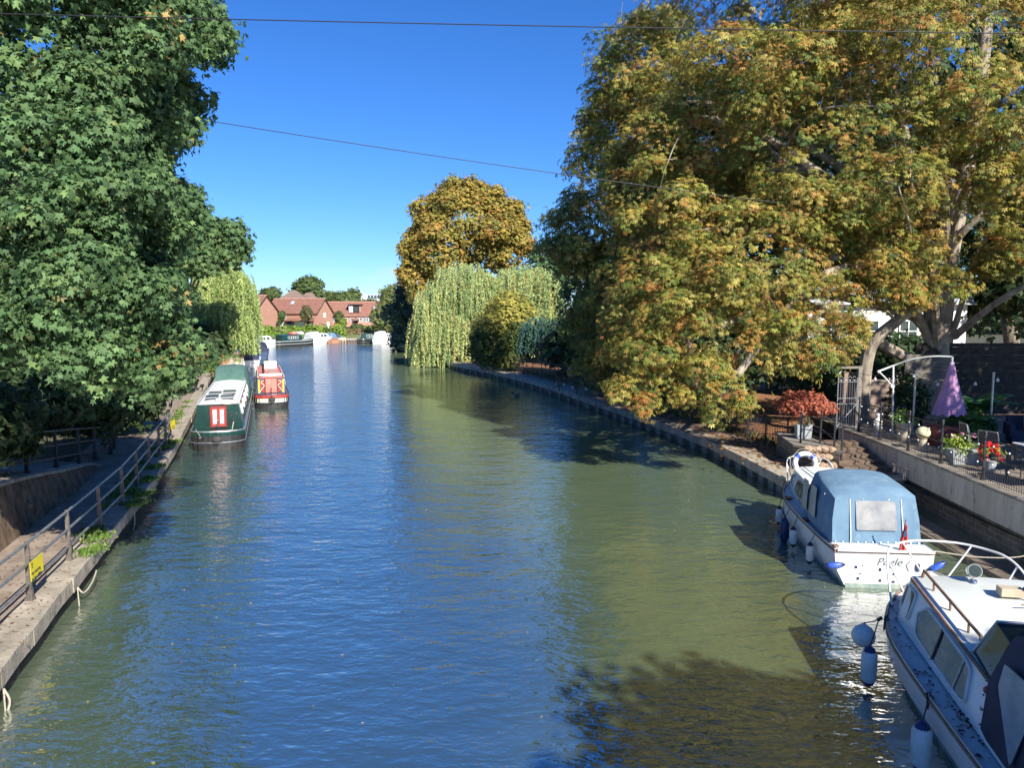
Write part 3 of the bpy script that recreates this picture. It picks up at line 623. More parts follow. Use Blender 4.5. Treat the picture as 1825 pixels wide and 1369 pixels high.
tree('alder_tree', 'dark blue green tree dipping to the water at the river bend', (-15.4, 106, .6), aty(722, 520, 106), .3,
     [pb(722, 560, 105, 27, 70), pb(722, 500, 105, 12, 36), pb(738, 600, 102, 24, 42), pb(712, 610, 106, 18, 30)], 420, 14, .8, .36, BG, 'spray', 25, twigs=16, zmin=.1, lump=3)
tree('ornamental_tree', 'pale yellow green small tree at the far end of the right bank', (-20.5, 142, .8), aty(690, 545, 142), .25,
     [pb(696, 545, 142, 20, 36), pb(684, 565, 140, 18, 26), pb(704, 580, 138, 18, 24)], 260, 14, 1.0, .42, [(3, .17, .22, .06), (2, .24, .23, .09), (1, .11, .16, .05)], 'spray', 26, twigs=12)
def willow(name, label, base, top, r, blobs, nstr, lmin, lmax, zfloor, pal, seed, wid=.05, ll=.2):
    """weeping willow: an arching frame of limbs with hanging strands of narrow leaves"""
    root = empty(name, base, 0, label, 'tree'); b0 = Vector(base); rng = np.random.default_rng(seed)
    B = np.array([tuple(Vector(b[:3])-b0)+tuple(b[3:]) for b in blobs]); wt = B[:, 3]*B[:, 5]; wt = wt/wt.sum()
    pos = []; nr = []; aim = []; sz = []; tn = []; starts = []
    for _ in range(nstr):
        b = B[rng.choice(len(B), p=wt)]; d = rng.normal(size=3); d[2] = abs(d[2])*1.1-.15; d /= np.linalg.norm(d)
        if d[1] > .35 and rng.random() < .6: d[1] *= -1
        p = b[:3]+d*b[3:]*rng.uniform(.72, 1.06)*(1+.13*math.sin(d[0]*7+b[0])*math.cos(d[2]*8+b[2])); starts.append(tuple(p)); out = np.array([d[0], d[1], 0])*.5
        L = rng.uniform(lmin, lmax); c = pick(rng, pal, 1)[0]*rng.uniform(.75, 1.25); sway = rng.normal(size=2)*.05
        n = int(L/(ll*.33)); t = np.linspace(0, L, n)
        q = p[None]+np.stack([out[0]*(1-np.exp(-t*1.2))+sway[0]*t, out[1]*(1-np.exp(-t*1.2))+sway[1]*t, .12*np.exp(-((t-.2)**2)*8)-t], 1)
        q = q[q[:, 2] > zfloor-b0.z+rng.uniform(0, .25)]; n = len(q)
        if n < 2: continue
        a = norm(rng.normal(size=(n, 3))*.38+[0, 0, -1]); pos.append(q+rng.normal(size=(n, 3))*.035); aim.append(a)
        nr.append(norm(rng.normal(size=(n, 3))*[.7, .7, .3]+[.2, -.6, .2])); sz.append(rng.uniform(.7, 1.3, n)*ll); tn.append(np.repeat(c[None], n, 0)*rng.uniform(.8, 1.2, (n, 1)))
    pos, aim, nr, sz, tn = [np.concatenate(a) for a in (pos, aim, nr, sz, tn)]
    leaves('crown', pos, nr, aim, sz, np.clip(tn, 0, 1), 'quad', root)
    limbs(root, (0, 0, 0), Vector(top)-b0, r, [tuple(b) for b in B], starts, seed, 'bark', 60)
    return root
WI = [(4, .34, .43, .17), (3, .44, .49, .20), (2, .22, .32, .12), (1.2, .52, .46, .15)]
willow('weeping_willow', 'pale green weeping willow trailing into the water on the right bank', (-5.2, 80, .7), aty(830, 540, 80), .5,
       [pb(830, 520, 77, 58, 52), pb(775, 560, 76, 36, 55), pb(870, 545, 77, 50, 60), pb(758, 610, 75.5, 20, 24), pb(815, 590, 75, 40, 40)], 2300, 1.6, 4.6, .05, WI, 41)
willow('weeping_willow', 'second weeping willow behind the yellow shrub, taller and greener at its foot', (2.5, 74, .7), aty(945, 560, 76), .45,
       [pb(940, 525, 76, 52, 50), pb(975, 530, 74, 24, 48), pb(915, 510, 78, 40, 36), pb(960, 575, 73, 42, 36)], 1500, 1.5, 4.2, 1.3, WI, 42)
willow('weeping_willow', 'yellow green weeping willow hanging over the left towpath by the moored boats', (-31.5, 70, .5), aty(395, 530, 70), .4,
       [pb(398, 510, 67, 50, 44), pb(372, 545, 66, 36, 50), pb(424, 545, 68, 30, 58), pb(398, 570, 65, 50, 36)], 2000, 1.6, 3.9, 1.9, [(4, .30, .38, .12), (3, .37, .44, .16), (2, .20, .29, .09)], 43)
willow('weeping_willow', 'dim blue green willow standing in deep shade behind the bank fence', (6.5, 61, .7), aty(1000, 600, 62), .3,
       [pb(1000, 600, 60, 32, 26), pb(965, 590, 62, 40, 24)], 420, 1., 2.6, 2.0, [(2, .05, .12, .11), (1, .07, .15, .13), (1, .05, .10, .05)], 44)  # leaf tints darkened and blued to carry the deep shade
tree('golden_shrub', 'bright yellow leaved shrub with a dark green skirt on the right bank', (-.8, 64.5, .7), aty(890, 610, 65), .14,
     [pb(905, 548, 64, 27, 28), pb(925, 560, 64, 26, 28), pb(872, 578, 63.5, 28, 20), pb(890, 565, 64, 26, 26), pb(860, 595, 63.5, 20, 16)], 420, 16, .5, .2, [(4, .44, .38, .08), (3, .33, .33, .08), (1.5, .20, .23, .06)], 'spray', 27, twigs=16, shade=.3, cat='shrub')
tree('yew_shrub', 'dark green bushy yew below the bright yellow shrub', (-.2, 63, .7), aty(890, 640, 63.2), .12,
     [pb(880, 622, 62.5, 36, 26), pb(920, 605, 63, 30, 32), pb(855, 615, 63, 18, 26), pb(905, 630, 62.3, 34, 20)], 380, 16, .5, .19, [(3, .09, .12, .03), (2, .06, .09, .028), (1, .15, .16, .04)], 'spray', 28, twigs=12, cat='shrub')
tree('beech_tree', 'mid green tree peeping between the golden chestnut and the big chestnuts', (9, 96, .8), aty(968, 520, 96), .3,
     [pb(968, 470, 92, 22, 34), pb(990, 500, 92, 30, 40), pb(960, 510, 94, 26, 30)], 220, 14, .9, .4, MAP, 'spray', 29, twigs=10)
# shade mass behind the bank fence
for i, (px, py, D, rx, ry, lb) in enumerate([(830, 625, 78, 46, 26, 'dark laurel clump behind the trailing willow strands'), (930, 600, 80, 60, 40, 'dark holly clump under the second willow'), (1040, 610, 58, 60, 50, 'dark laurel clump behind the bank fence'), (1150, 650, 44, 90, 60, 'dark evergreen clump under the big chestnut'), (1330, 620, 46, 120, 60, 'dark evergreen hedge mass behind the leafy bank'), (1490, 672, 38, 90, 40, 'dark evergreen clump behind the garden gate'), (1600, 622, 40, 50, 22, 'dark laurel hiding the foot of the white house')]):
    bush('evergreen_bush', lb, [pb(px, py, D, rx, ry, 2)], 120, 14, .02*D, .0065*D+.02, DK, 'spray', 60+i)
# undergrowth on the left
UG = [(4, .035, .06, .022), (2, .055, .09, .03), (1, .08, .10, .045)]
for i, (px, py, D, rx, ry, lb) in enumerate([(40, 700, 23, 95, 60, 'dark ivy covered bush at the left edge behind the ramp railing'), (150, 700, 26, 80, 56, 'dark bramble bush behind the end of the ramp railing'), (235, 690, 31, 40, 46, 'dark bush where the towpath narrows under the sycamores'), (100, 620, 29, 130, 60, 'tall dark laurel bush under the left sycamores'), (-60, 760, 18, 110, 70, 'dark bush at the head of the ramp path'), (330, 620, 62, 60, 34, 'green bush at the far end of the left towpath'), (295, 655, 46, 34, 40, 'leafy green bush beside the towpath before the willow')]):
    bush('undergrowth_bush', lb, [pb(px, py, D, rx, ry, 1.6)], 190, 16, .018*D, .0085*D, UG, 'spray', 80+i, zmin=.5)
tree("japanese_maple", "low domed russet red Japanese maple by the garden gate", aty(1440,775,26), aty(1440,735,26), .05, [pb(1434, 706, 26.5, 30, 7, .8), pb(1412, 722, 26.2, 28, 8, .8), pb(1462, 722, 26.4, 24, 7, .7), pb(1434, 718, 26, 46, 9, .8), pb(1440, 730, 26, 30, 8, .7)], 150, 26, .19, .075, [(4, .42, .13, .08), (2, .50, .20, .12), (1, .30, .08, .05)], "maple", 95, twigs=14)

rng = np.random.default_rng(77); P2 = []
for _ in range(260):
    y = 8+rng.random()**1.6*45; k_ = (y-13)*.3 if y > 13 else 0; x = rng.uniform(-6.5-k_*.9, 8-k_*.3)
    if rng.random() < .5: x = (-6.8-k_*1.05)+abs(rng.normal())*1.2 if rng.random() < .4 else (8.2-k_*.35)-abs(rng.normal())*1.4
    P2.append((x, y, .012))
P2 = np.array(P2); n = len(P2)
leaves('floating_leaves', P2, norm(rng.normal(size=(n, 3))*.08+[0, 0, 1]), norm(rng.normal(size=(n, 3))*[1, 1, .05]), rng.uniform(.03, .08, n), pick(rng, [(2, .40, .30, .10), (2, .30, .34, .12), (1, .45, .40, .25), (1, .25, .12, .05)], n), 'quad', None)
tag(LAST, 'stray yellow and brown leaves floating on the river', 'floating leaves', kind='stuff')
# ================================================================ BOATS
def pump(pl, n=4): return [tuple(p) for p in spline(pl, n)]
def text(name, body, size, M4, m, parent, ext=.002, shear=0, align='CENTER'):
    c = bpy.data.curves.new(name, 'FONT'); c.body = body; c.size = size; c.extrude = ext; c.align_x = align; c.align_y = 'CENTER'; c.shear = shear
    c.materials.append(M[m]); o = bpy.data.objects.new(name, c)
    me = bpy.data.meshes.new_from_object(o); bpy.data.objects.remove(o); o = bpy.data.objects.new(name, me); link(o, parent); o.matrix_local = M4; return o
def frame_on(origin, xd, yd):
    x = Vector(xd).normalized(); y = Vector(yd); y = (y-x*y.dot(x)).normalized(); z = x.cross(y)
    m = Matrix((x, y, z)).transposed().to_4x4(); m.translation = Vector(origin); return m
def rounded(poly, r=.25, n=3):
    """soften a planar polygon's corners"""
    P = [Vector(p) for p in poly]; out = []
    for i, p in enumerate(P):
        a = p.lerp(P[i-1], r); b = p.lerp(P[(i+1) % len(P)], r)
        for k in range(n+1):
            t = k/n; out.append(a*(1-t)**2+p*2*t*(1-t)+b*t*t)
    return out
def window(parent, poly, out, glass='glass', frame='steel', r=.2, fr=.018, name='window'):
    P = rounded(poly, r); o = Vector(out).normalized()
    mb = MB(); mb.prism([p+o*.016 for p in P], o*.006); w = mb.build(name, M[glass], parent)
    mb = MB(); mb.tube([p+o*.018 for p in P], fr, 6, closed=True); mb.build('frame', M[frame], w, smooth=True); return w
def hullform(L, B, tr, z0, z1, zb=-.35, n=14, flare=.82):
    """stations: (y, half beam at gunwale, sheer height)"""
    S = []
    for i in range(n+1):
        t = i/n
        if t < .5: w = tr+(1-tr)*math.sin(t*math.pi)
        else: w = max(0., 1-((t-.5)/.5)**2.6)
        if i == n: w = .03
        S.append((t*L, w*B, z0+(z1-z0)*t**1.8))
    return S
def cruiser(name, label, loc, rz, L, B, tr, z0, z1, cab, hullmat='white_hull'):
    root = empty(name, loc, rz, label, 'boat', 'cabin cruisers moored at the terrace wall')
    S = hullform(L, B, tr, z0, z1)
    mb = MB(); secs = []
    for y, w, z in S:
        bw = w*.80; q = [(0, y-.0, -.5)]
        yy = y-.25*(y/L)**3
        secs.append([(-w, y, z), (-w*.97, y, z*.55), (-bw*.98, yy, .06), (-bw*.7, yy, -.25), (0, yy, -.42), (bw*.7, yy, -.25), (bw*.98, yy, .06), (w*.97, y, z*.55), (w, y, z)])
    mb.loft(secs); mb.add([Vector(p) for p in secs[0]], [tuple(range(9))])
    mb.build('hull', M[hullmat], root, smooth=True)
    mb = MB(); a = []
    for y, w, z in S: 
        bw = w*.80+.006; yy = y-.25*(y/L)**3
        a.append([(-bw*.99-.004, yy, .09), (-bw*.95-.012, yy, -.03)])
    mb.loft(a); mb.loft([[(-p[0], p[1], p[2]) for p in q][::-1] for q in a]); w = S[0][1]*.8; mb.box((0, -.006, .03), (w*1.9, .012, .12)); mb.build('waterline_band', M['waterline'], root)
    mb = MB()
    sec = [[(-w+.02, y, z-.015), (-w*.5, y, z+.015), (0, y, z+.03), (w*.5, y, z+.015), (w-.02, y, z-.015)] for y, w, z in S]; mb.loft(sec)
    mb.build('deck', M['deck_dirty'], root, smooth=True)
    g = [(-w, y, z) for y, w, z in S]+[(w, y, z) for y, w, z in S[::-1]]
    mb = MB(); mb.tube([Vector(p)+Vector((0, 0, -.02)) for p in g], .03, 6, closed=True); mb.build('rubbing_strake', M['teak'], root, smooth=True)
    mb = MB(); mb.tube([Vector(p)+Vector((0, 0, .022)) for p in g], .014, 6, closed=True); mb.build('toe_rail', M['galv'], root, smooth=True)
    def W(y):
        for i in range(len(S)-1):
            if S[i][0] <= y <= S[i+1][0]:
                t = (y-S[i][0])/(S[i+1][0]-S[i][0]); return S[i][1]+(S[i+1][1]-S[i][1])*t, S[i][2]+(S[i+1][2]-S[i][2])*t
        return S[-1][1:]
    return root, S, W
def cabin(root, ys, wb, wt, zd, zr, camber=.06, rf='roof_gel', sd='white_gel'):
    """ys: stations; wb/wt half widths at deck and roof; zd deck height, zr roof height"""
    mb = MB(); mb.loft([[(-wb[i], ys[i], zd[i]), (-wt[i], ys[i], zr[i]), (wt[i], ys[i], zr[i]), (wb[i], ys[i], zd[i])] for i in range(len(ys))], cap=True)
    mb.build('cabin_side', M[sd], root)
    mb = MB(); sec = []
    for i in range(len(ys)):
        w, z = wt[i]+.02, zr[i]+.004
        sec.append([(-w, ys[i], z-.02), (-w, ys[i], z+.012), (-w*.6, ys[i], z+camber*.75), (0, ys[i], z+camber), (w*.6, ys[i], z+camber*.75), (w, ys[i], z+.012), (w, ys[i], z-.02)])
    mb.loft(sec, cap=True); return mb.build('cabin_roof', M[rf], root, smooth=True)
def side_pt(ys, wb, wt, zd, zr, y, h, s=-1):
    for i in range(len(ys)-1):
        if ys[i] <= y <= ys[i+1]:
            t = (y-ys[i])/(ys[i+1]-ys[i]); l = lambda a: a[i]+(a[i+1]-a[i])*t
            return Vector((s*(l(wb)+(l(wt)-l(wb))*h), y, l(zd)+(l(zr)-l(zd))*h))
def pulpit(root, S, L, y0, h, W, r=.016, n=7, rise=.35, posts=(.3, .62)):
    """a bow rail: feet on the gunwale at y0, swept round the bow"""
    half = []
    for k in range(n+1):
        t = k/n; y = y0+(L-.05-y0)*math.sin(t*math.pi/2); w, z = W(min(y, L)); w = max(w-.05, 0) if k < n else 0
        w0 = W(y0)[0]-.05; w = w0*math.cos(t*math.pi/2)**.8 if k < n else 0
        zz = z+.02+h*min(1, (k/n)/rise)**.6 if k else z
        half.append((w, y, zz))
    pl = [(-x, y, z) for x, y, z in half]+[(x, y, z) for x, y, z in half[::-1][1:]]
    mb = MB(); mb.tube(pump(pl, 4), r, 8)
    for q in posts:
        k = int(round(q*n)); x, y, z = half[k]; w, zg = W(min(y, L-.02))
        for s in (-1, 1): mb.tube([(s*x, y, z), (s*min(x*.9, max(w-.04, 0)), y-.03, zg)], r*.85, 7)
    return mb.build('bow_rail', M['steel'] if False else M['white_paint'], root, smooth=True), half
def fender(kind, label, loc, lean=0, scale=1, ropeto=None, group='fenders hanging along the cruisers'):
    root = empty('fender', loc, 0, label, 'fender', group)
    mb = MB()
    if kind == 'ball':
        mb.ball((0, 0, 0), .17*scale, 20); mb.build('body', M['fender_white'], root, smooth=True)
        mb = MB(); mb.lathe([(.04, .15), (.045, .19), (.02, .2)], n=10); mb.build('cap', M['fender_white'], root)
        top = .2*scale
    else:
        r = .09*scale; h = .42*scale
        cw = {'white': 'fender_white', 'navy': 'fender_navy', 'blue': 'fender_blue', 'whiteblack': 'fender_white'}[kind]
        mb.lathe([(r*.75, -h/2+.03), (r, -h/2+.07), (r, h/2-.07), (r*.75, h/2-.02)], n=16); mb.build('body', M[cw], root, smooth=True)
        cc = 'fender_navy' if kind != 'whiteblack' else 'nb_black'
        for s in (1, -1):
            mb = MB(); mb.lathe([(r*.8, s*(h/2-.03)), (r*.62, s*(h/2+.02)), (r*.25, s*(h/2+.05)), (.012, s*(h/2+.06))][::s], n=14); mb.build('cap', M[cc], root, smooth=True)
        top = h/2+.05
    if ropeto is not None:
        v = Vector(ropeto)-Vector(loc); mb = MB(); mb.tube([(0, 0, top), v*.6+Vector((0, 0, top*.3)), v], .009, 6); mb.ball(tuple(v), .03, 8); mb.build('rope', M['dark_rope'], root)
    return root

# ------------------------------------------------ the blue-canopied cruiser
PL, PB = 5.7, 1.06
PZ = -R(5)
pog, PS, PW = cruiser('cabin_cruiser', 'white cabin cruiser under a sky blue canopy with Pogle lettered on its transom', (7.62, 14.85, 0), PZ, PL, PB, .93, .78, 1.12, None)
pM = Matrix.Translation((7.62, 14.85, 0)) @ Matrix.Rotation(PZ, 4, 'Z')
ys = [2.2, 3.4, 4.3, 4.75, 5.05]; wb = [.86, .80, .70, .62, .50]; wt = [.70, .66, .58, .48, .30]; zd = [.84, .88, .93, .97, 1.02]; zr = [1.50, 1.52, 1.52, 1.48, 1.10]
cabin(pog, ys, wb, wt, zd, zr)
for s in (-1, 1):
    sp = lambda y, h: side_pt(ys, wb, wt, zd, zr, y, h, s)
    n = Vector((s, 0, .25))
    w = window(pog, [sp(2.75, .25), sp(2.75, .82), sp(3.75, .82), sp(3.95, .25)], n, 'curtain_glass')
    window(pog, [sp(4.2, .32), sp(4.2, .8), sp(4.5, .8), sp(4.68, .36)], n)
# front glass of the cabin
# blue canopy: a lofted tent with a front hood
def canopy(root, m, secs, ncut=None):
    mb = MB(); mb.loft(secs); mb.add(secs[0], [tuple(range(len(secs[0])))]); mb.add(secs[-1], [tuple(range(len(secs[-1])))[::-1]]); return mb.build('canopy', M[m], root, smooth=True)
def csec(y, wb, wt, zb, zt, yt=None, r=.14):
    yt = y if yt is None else yt
    return [(-wb, y, zb), (-wb*.98, y+(yt-y)*.5, zb+(zt-zb)*.5), (-wt-.02, y+(yt-y)*.85, zt-r), (-wt+.05, yt, zt-.03), (-wt*.5, yt, zt+.03), (0, yt, zt+.045), (wt*.5, yt, zt+.03), (wt-.05, yt, zt-.03), (wt+.02, y+(yt-y)*.85, zt-r), (wb*.98, y+(yt-y)*.5, zb+(zt-zb)*.5), (wb, y, zb)]
cs = [csec(.42, .90, .80, .80, 1.78, .62, .07), csec(.50, .92, .83, .81, 1.86, .74, .08), csec(1.2, .95, .81, .84, 1.93, 1.2, .08), csec(1.9, .94, .77, .87, 2.0, 1.9, .08), csec(2.2, .92, .75, .90, 2.0, 2.15, .09), csec(2.32, .90, .73, .92, 1.9, 2.3, .10), csec(2.55, .88, .66, .93, 1.56, 2.5)]
canopy(pog, 'blue_canvas', cs)
bn = Vector((0, -1, .2)); bk = lambda x, h: Vector((x, .40+.22*h-.006*0, .80+.94*h))
w = window(pog, [bk(-.40, .30), bk(-.40, .93), bk(.40, .93), bk(.42, .30)], bn, 'vinyl', 'vinyl', .04, .006, 'canopy_window')
for x in (-.53, .54): mb = MB(); mb.tube([bk(x, .06)+bn*.012, bk(x*.97, .97)+bn*.012], .012, 6); mb.build('zip_strip', M['white_paint'], pog)
for x in np.linspace(-.84, .84, 12): mb = MB(); mb.ball((x, .405, .84), .013, 6); mb.build('press_stud', M['steel'], pog)
for x in (-.25, .28): mb = MB(); mb.ball(bk(x, .97)+bn*.02, .012, 6); mb.build('press_stud', M['steel'], pog)
for s in (-1, 1):                                          # side panels of the canopy with clear windows
    sidep = lambda y, h: Vector((s*(.972-.025*(y-1)-.15*max(0, h-.42)), y, .86+1.02*h))
    for y0, y1 in ((1.35, 1.85), (2.02, 2.45)):
        window(pog, [sidep(y0, .2)+Vector((s*.004, 0, 0)), sidep(y0+.08, .86)+Vector((s*.02, 0, 0)), sidep(y1, .86)+Vector((s*.02, 0, 0)), sidep(y1, .2)+Vector((s*.004, 0, 0))], (s, 0, .12), 'vinyl', 'navy_canvas', .08, .006, 'canopy_window')
    for h in (.1, .35, .6, .85): mb = MB(); mb.ball(sidep(.95, h)+Vector((s*.012, 0, 0)), .012, 6); mb.build('press_stud', M['steel'], pog)
rail, _ = pulpit(pog, PS, PL, 4.75, .52, PW)
# transom name and fittings
tf = frame_on((.10, -.012, .56), (1, 0, 0), (0, 0, 1))
text('name_lettering', 'Pogle', .23, tf, 'grey_ink', pog, shear=.35)
mb = MB(); mb.prism([(.50, -.008, .60), (.52, -.008, .60), (.445, -.008, .50), (.425, -.008, .50)], (0, -.004, 0)); mb.prism([(.425, -.008, .51), (.445, -.008, .51), (.50, -.008, .37), (.48, -.008, .37)], (0, -.004, 0)); mb.build('name_flourish', M['grey_ink'], pog)
for x, z, w, h in ((-.55, .44, .05, .05), (-.07, .40, .045, .06), (-.5, .2, .05, .05), (-.06, .17, .05, .05), (.2, .31, .035, .035), (.2, .15, .06, .04), (-.42, .47, .02, .02), (-.46, .30, .02, .03)):
    mb = MB(); mb.box((x, -.012, z), (w, .02, h), taper=.8); mb.build('transom_fitting', M['fender_navy'], pog)
mb = MB(); mb.lathe([(.05, 0), (.05, .015)], (.66, -.002, .50), 14, Matrix.Rotation(R(90), 3, 'X')); mb.box((.66, -.01, .45), (.1, .015, .07)); mb.lathe([(.05, 0), (.05, .015)], (.66, -.002, .42), 14, Matrix.Rotation(R(90), 3, 'X'))
mb.build('transom_fitting', M['fender_navy'], pog)
mb = MB(); mb.box((0, .16, .80), (1.9, .46, .05)); mb.build('aft_deck', M['white_gel'], pog, bevel=.01)
mb = MB(); mb.box((0, -.005, .765), (2.0, .05, .05)); mb.box((-.93, .12, .83), (.10, .12, .06)); mb.build('transom_capping', M['teak'], pog, bevel=.008)
mb = MB()
for y in (2.0, 3.6, 5.1): mb = MB(); mb.box((-PW(y)[0]+.1, y, PW(y)[1]+.03), (.12, .22, .04), rz=.2); mb.build('deck_cleat', M['maroon'], pog)
mb = MB(); [mb.tube([(sx*.42, 2.75, 1.58), (sx*.42, 2.78, 1.63), (sx*.38, 4.3, 1.62), (sx*.38, 4.33, 1.57)], .012, 6) for sx in (-1, 1)]; mb.build('roof_handrail', M['steel'], pog)
text('side_lettering', 'Pogle', .17, frame_on((-PW(2.6)[0]*.9, 2.58, 1.10), (0, -1, 0), (.28, 0, 1)), 'blue_ink', pog, shear=.3)
# ensign, lifebuoy, fenders on it
def wpt(p): return pM @ Vector(p)
flag = empty('ensign_flag', wpt((.30, -.02, .80)), PZ, 'red ensign drooping from a short staff on the blue canopied boat', 'flag')
mb = MB(); mb.tube([(0, 0, -.05), (.03, -.10, .66)], .011, 7); mb.ball((.03, -.10, .675), .018, 8); mb.build('staff', M['teak'], flag)
mb = MB(); sec = []
for k in range(11):
    t = k/10; z = .60-.60*t; wd = .05+.13*t-.02*math.sin(t*9)
    sec.append([(.03-.02*t+wd*(u-.32)+.0, -.10+.10*t+.022*math.sin(u*11+t*4)+(.0), z-.05*abs(u-.4)) for u in np.linspace(0, 1, 12)])
mb.loft(sec); o = mb.build('cloth', M['red_cloth'], flag, smooth=True); sm = o.modifiers.new('solid', 'SOLIDIFY'); sm.thickness = .004
mb = MB(); mb.box((.02, -.128, .40), (.045, .004, .12), rx=.16); mb.build('canton', M['blue_ink'], flag)
def lifebuoy(name, label, M4, r=.33, cat='lifebuoy', base='white_paint', band='fender_blue', scale=1):
    o = empty(name, (0, 0, 0), 0, label, cat); o.matrix_world = M4; mb = MB(); n = 28
    mb.tube([(r*math.cos(2*math.pi*k/n), r*math.sin(2*math.pi*k/n), 0) for k in range(n)], .07*scale, 10, closed=True); mb.build('ring', M[base], o, smooth=True)
    for a in (45, 135, 225, 315):
        mb = MB(); mb.tube([(r*math.cos(R(a+d)), r*math.sin(R(a+d)), 0) for d in (-11, -4, 4, 11)], .074*scale, 10); mb.build('band', M[band], o, smooth=True)
    mb = MB()
    for a in (45, 135, 225, 315):
        mb.tube([((r+.09*scale*(1 if j in (0, 4) else 1.5))*math.cos(R(a+22.5*j)), (r+.09*scale*(1 if j in (0, 4) else 1.5))*math.sin(R(a+22.5*j)), 0) for j in range(5)], .009, 5)
    mb.build('grab_rope', M['rope'], o); return o
lifebuoy('lifebuoy', 'white lifebuoy with blue bands standing on the bow of the blue canopied boat', pM @ Matrix.Translation((-.12, 5.05, 1.56)) @ Matrix.Rotation(R(72), 4, 'X'), .27)
for i, (y, lb) in enumerate(((1.15, 'white fender nearest the stern of the blue canopied boat'), (2.35, 'white fender halfway along the blue canopied boat'), (4.25, 'white fender under the bow window of the blue canopied boat'))):
    w, z = PW(y); fender('whiteblack', lb, wpt((-w-.09, y, .33)), ropeto=wpt((-w-.0, y, z)), scale=.95)
for y, lb in ((3.0, 'dark navy fender amidships on the blue canopied boat'), (5.25, 'dark navy fender off the bow of the blue canopied boat')):
    w, z = PW(y); fender('navy', lb, wpt((-w-.12, y, .30)), ropeto=wpt((-w, y, z)), scale=1.25)
for x, lb in ((-.99, 'blue fender lying flat on the left transom corner'), (1.02, 'bright blue fender on the right transom corner')):
    o = fender('blue', lb, wpt((x, -.03, .50 if x > 0 else .47)), scale=.75); o.rotation_euler = (0, R(84 if x < 0 else 60), PZ)

# ------------------------------------------------ the near cruiser with the navy canopy
NL, NB = 6.8, 1.48; NZ = -R(10); NP = (6.24, 6.13, 0)
near, NS, NW = cruiser('cabin_cruiser', 'nearer white cabin cruiser with navy canopy, brown roof rails and a bow searchlight', NP, NZ, NL, NB, .95, .80, 1.06, None)
nM = Matrix.Translation(NP) @ Matrix.Rotation(NZ, 4, 'Z'); npt = lambda p: nM @ Vector(p)
ys = [.9, 2.4, 3.6, 4.8, 5.6]; wb = [1.242, 1.212, 1.188, 1.164, .88]; wt = [1.05, 1.03, 1.012, .995, .72]; zd = [.827, .872, .908, .944, 1.02]; zr = [1.30, 1.43, 1.535, 1.64, 1.14]
cabin(near, ys, wb, wt, zd, zr)
for s in (-1, 1):
    sp = lambda y, h: side_pt(ys, wb, wt, zd, zr, y, h, s); n = Vector((s, 0, .22))
    w = window(near, [sp(2.25, .14), sp(2.45, .86), sp(3.95, .88), sp(4.2, .6), sp(4.05, .18)], n, 'glass', 'white_paint', .16, .022)
    mb = MB(); mb.tube([sp(3.35, .16)+n*.03, sp(3.35, .87)+n*.03], .014, 6); mb.build('mullion', M['black_metal'], w); mb = MB(); mb.tube([sp(2.62, .15)+n*.03, sp(2.62, .86)+n*.03], .014, 6); mb.build('mullion', M['galv'], w)
    w = window(near, [sp(4.45, .2), sp(4.42, .86), sp(4.85, .86), sp(5.15, .3)], n, 'glass', 'white_paint', .18, .018)
    mb = MB(); mb.tube([sp(.9, 1)+n*.02, sp(2.4, 1)+n*.02, sp(3.6, 1)+n*.02, sp(4.72, 1)+n*.02], .026, 6); mb.build('roof_edge_strip', M['teak'], near)
    mb = MB(); zz_ = lambda y: 1.59+.08*(y-2.7); pts = [(s*.86, y, zz_(y)+.04) for y in (2.75, 3.4, 4.1, 4.7)]; mb.tube([(s*.86, 2.7, zz_(2.7)-.1)]+pts+[(s*.86, 4.75, zz_(4.7)-.08)], .022, 7)
    for y in (3.1, 3.7, 4.3): mb.tube([(s*.86, y, zz_(y)-.12), (s*.86, y, zz_(y)+.04)], .016, 6)
    mb.build('roof_handrail', M['teak'], near)
rail, _ = pulpit(near, NS, NL, 5.35, .58, NW, r=.019, posts=(.32, .74))
mb = MB(); Mx = Matrix.Rotation(R(70), 3, 'X')
mb.lathe([(.03, -.12), (.085, -.07), (.10, .02), (.10, .05)], (-.22, 4.6, 1.86), 18, Mx); mb.tube([(-.22, 4.6, 1.66), (-.22, 4.6, 1.80)], .02, 8); mb.lathe([(.06, 0), (.05, .03)], (-.22, 4.6, 1.69), 14); sl_ = mb.build('searchlight', M['steel'], near, smooth=True)
mb = MB(); mb.lathe([(.092, .052), (.06, .062), (.001, .066)], (-.22, 4.6, 1.86), 18, Mx); mb.build('lens', M['glass'], sl_)
mb = MB(); mb.box((.08, 4.15, 1.74), (.30, .18, .12)); mb.build('roof_vent_box', M['light_wood'], near, bevel=.01)
mb = MB(); mb.tube([(.22, 4.1, 1.76), (.9, 3.5, 1.80)], .022, 7); mb.tube([(.05, 3.75, 1.70), (.9, 3.85, 1.73)], .012, 6); mb.tube([(.22, 4.15, 1.72), (.28, 4.1, 1.84), (.24, 4.02, 1.86)], .035, 8); mb.build('folded_mast', M['teak'], near)
mb = MB(); mb.lathe([(.045, -.03), (.05, .01), (.03, .04), (.002, .05)], side_pt(ys, wb, wt, zd, zr, 1.95, .86)+Vector((-.03, 0, 0)), 12, Matrix.Rotation(R(-90), 3, 'Y')); mb.build('navigation_light', M['nb_red'], near, smooth=True)
